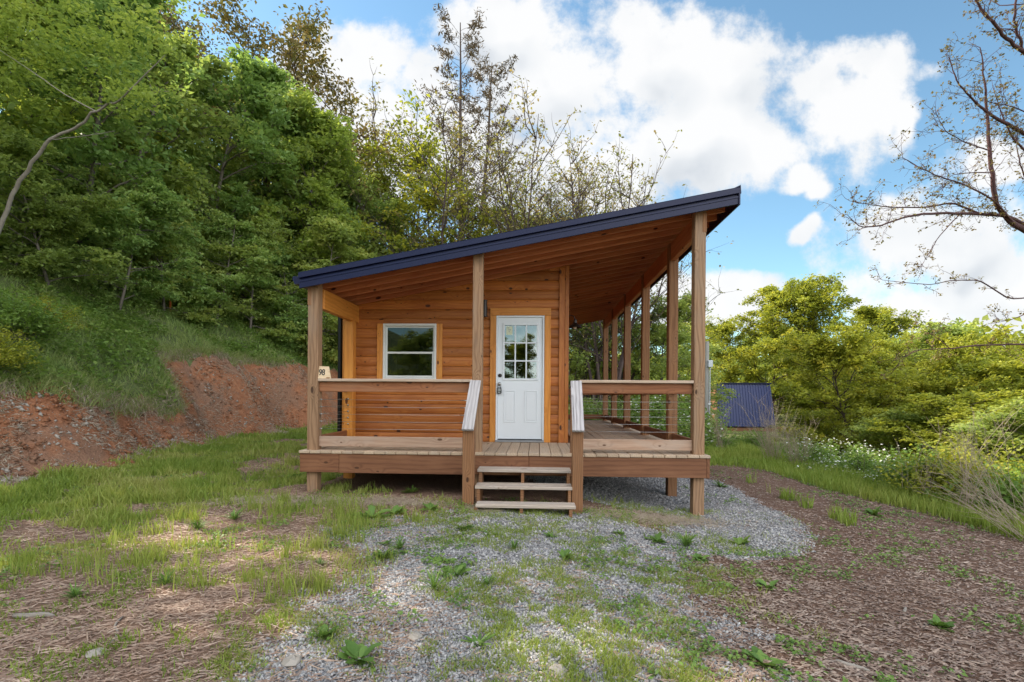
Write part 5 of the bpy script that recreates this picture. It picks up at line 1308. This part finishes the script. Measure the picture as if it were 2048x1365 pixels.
for (u, v, s, lab) in [(585,1325,.05,'pale flat rock near the bottom left'),(830,1275,.045,'white rock by the small dark stick'),(1115,1345,.05,'whitish rock at the bottom centre'),(1395,1065,.03,'small pale rock by the clean gravel'),(190,1310,.04,'dark rock on the straw at lower left')]:
    x, y = gp(u, v); mb = MB(); mb.lathe([(0, -.4*s), (s*.8, -.2*s), (s, .1*s), (s*.7, .42*s), (.0, .5*s)], (x, y, gz(x, y)+.1*s), 7); mb.v = [(p[0]+random.uniform(-.2, .2)*s, p[1]+random.uniform(-.2, .2)*s, p[2]+random.uniform(-.1, .1)*s) for p in mb.v]
    o = mb.build('rock', M['stone'], None, .003, loc=(x, y, gz(x, y))); tag(o, lab, 'rock', 'loose rocks on the drive')
x, y = at(341, 595, 17.5).x, 17.5; mb = MB(); mb.box(x-.02, x+.02, y-.02, y+.02, gz(x, y)-.05, Z(341, 582, 17.5), 2); o = mb.build('survey_stake', M['orange'], None, loc=(x, y, gz(x, y))); tag(o, 'thin orange marker stake at the edge of the left wood', 'stake')

# ================================================================== FAR BUILDINGS AND POLE
YN = 40.0
x0, x1, x2, x3 = X(1438, YN), X(1442, YN), X(1552, YN), X(1552, YN); z0, z1 = Z(1490, 853, YN), Z(1490, 767, YN)
DN = .9
nb = thing('navy_building', ((x0+x2)/2, YN+2, z0-.6), 'building with a steep ribbed navy metal roof beyond the porch', 'building')
mb = MB(); mb.add([(x0, YN, z0), (x2, YN, z0), (x2-.05, YN+DN, z1), (x1, YN+DN, z1), (x0, YN+.1, z0-.06), (x2, YN+.1, z0-.06), (x2-.05, YN+DN+.1, z1-.06), (x1, YN+DN+.1, z1-.06)], [(0, 1, 2, 3), (7, 6, 5, 4), (0, 4, 5, 1), (2, 6, 7, 3), (1, 5, 6, 2), (0, 3, 7, 4)])
for i in range(20):
    f = (i+.5)/20; a = Vector((x0+(x2-x0)*f, YN, z0)); b = Vector((x1+(x2-.05-x1)*f, YN+DN, z1)); mb.bar(a+Vector((0, -.04, .01)), b+Vector((0, -.04, .01)), .03, .022, (0, -.9, .3))
rf_ = mb.build('roof', M['blueroof'], nb)
mb = MB(); mb.bar((x1-.05, YN+DN, z1+.04), (x2, YN+DN, z1+.04), .25, .1); mb.build('ridge_cap', M['navy'], rf_)
mb = MB(); mb.box(x0+.2, x2-.1, YN+.3, YN+6, z0-.1, z0+.4); mb.box(x0+.2, x2-.1, YN+DN+.1, YN+6, z0+.4, z1-.15); mb.build('wall', M['brownwood'], nb)
mb = MB(); xd = X(1585, YN); mb.box(x0+.1, xd, YN-.4, YN+.25, z0-.42, z0-.12, 0); mb.box(x2, xd, YN-.45, YN+3, z0-.12, z0-.04, 0)
for k_ in range(4): xx = x0+.3+k_*(xd-x0-.5)/3; mb.box(xx, xx+.15, YN-.2, YN-.05, z0-1.2, z0-.42, 2)
mb.build('deck', M['brownwood'], nb)
YT = 60.0
x0, x1 = X(1362, YT), X(1431, YT); z0, z1 = Z(1400, 801, YT), Z(1400, 769, YT)
tb = thing('teal_house', ((x0+x1)/2, YT+2, z0-.3), 'small teal house with a white porch window behind the utility pole', 'house')
mb = MB(); mb.box(x0, x1, YT, YT+5, z0, z1-.1); mb.build('wall', M['teal'], tb)
mb = MB(); mb.box(x0-.3, x1+.55, YT-1.0, YT+5.3, z1-.1, z1+.08); mb.build('roof', M['tealtrim'], tb)
wx, wz = X(1420, YT), Z(1400, 786, YT); mb = MB()
for (a, b, c_, d_) in ((wx-.32, wx-.24, wz-.45, wz+.45), (wx+.24, wx+.32, wz-.45, wz+.45), (wx-.24, wx+.24, wz+.37, wz+.45), (wx-.24, wx+.24, wz-.45, wz-.37), (wx-.24, wx+.24, wz-.03, wz+.03), (wx-.03, wx+.03, wz-.37, wz+.37)): mb.box(a, b, YT-.08-(.01 if d_-c_ < .2 else 0), YT-.005, c_, d_)
wf = mb.build('window', M['tealtrim'], tb); mb = MB(); mb.box(wx-.24, wx+.24, YT-.03, YT-.01, wz-.37, wz+.37); mb.build('window_pane', M['glass'], wf)
mb = MB(); mb.box(x1-.4, x1+.45, YT-1, YT-.02, z0-.12, z0, 0)
mb.box(x1+.35, x1+.43, YT-.98, YT-.9, gz(x1, YT)-.3, z1-.1, 2); mb.box(x1-.4, x1-.32, YT-.98, YT-.9, gz(x1, YT)-.3, z0-.12, 2)
mb.bar((x1-.36, YT-.95, z0+.75), (x1+.4, YT-.95, z0+.1), .06, .09); mb.box(x1-.4, x1-.33, YT-.99, YT-.91, z0, z0+.8, 2); mb.build('porch', M['tealtrim'], tb)
YP = 22.0
px_ = X(1413.5, YP); up_ = thing('utility_pole', (px_, YP, gz(px_, YP)), 'weathered utility pole with a pale meter box right of the front post', 'pole')
mb = MB(); mb.tube([(px_, YP, gz(px_, YP)-.2), (px_, YP, Z(1413, 683, YP))], [.10, .085], 12); mb.bc = [(p[2], p[0]*2, p[1]*2) for p in mb.v]; mb.build('shaft', M['polegrey'], up_, smooth=False)
mb = MB(); bx = X(1417.5, YP); mb.box(bx-.10, bx+.10, YP-.22, YP-.08, Z(1417, 735, YP), Z(1417, 721, YP)); mb.build('meter_box', M['box'], up_, .02)
mb = MB(); mb.tube([(px_+.09, YP-.1, gz(px_, YP)), (px_+.10, YP-.1, Z(1417, 735, YP))], .022, 8); mb.build('conduit', M['box'], up_)
pw0 = Vector((px_, YP, Z(1413, 726, YP))); pw1 = Vector((X(1250, 30), 30, Z(1250, 716, 30)))
mb = MB(); mb.tube([pw0.lerp(pw1, f)-Vector((0, 0, .35*math.sin(math.pi*f))) for f in np.linspace(0, 1, 12)], .012, 5); o = mb.build('overhead_wire', M['black'], None, loc=tuple(pw0)); tag(o, 'thin wire running left from the utility pole', 'wire')

S.cycles.max_bounces = 6; S.cycles.diffuse_bounces = 4; S.cycles.transmission_bounces = 3; S.cycles.transparent_max_bounces = 8; S.cycles.glossy_bounces = 2
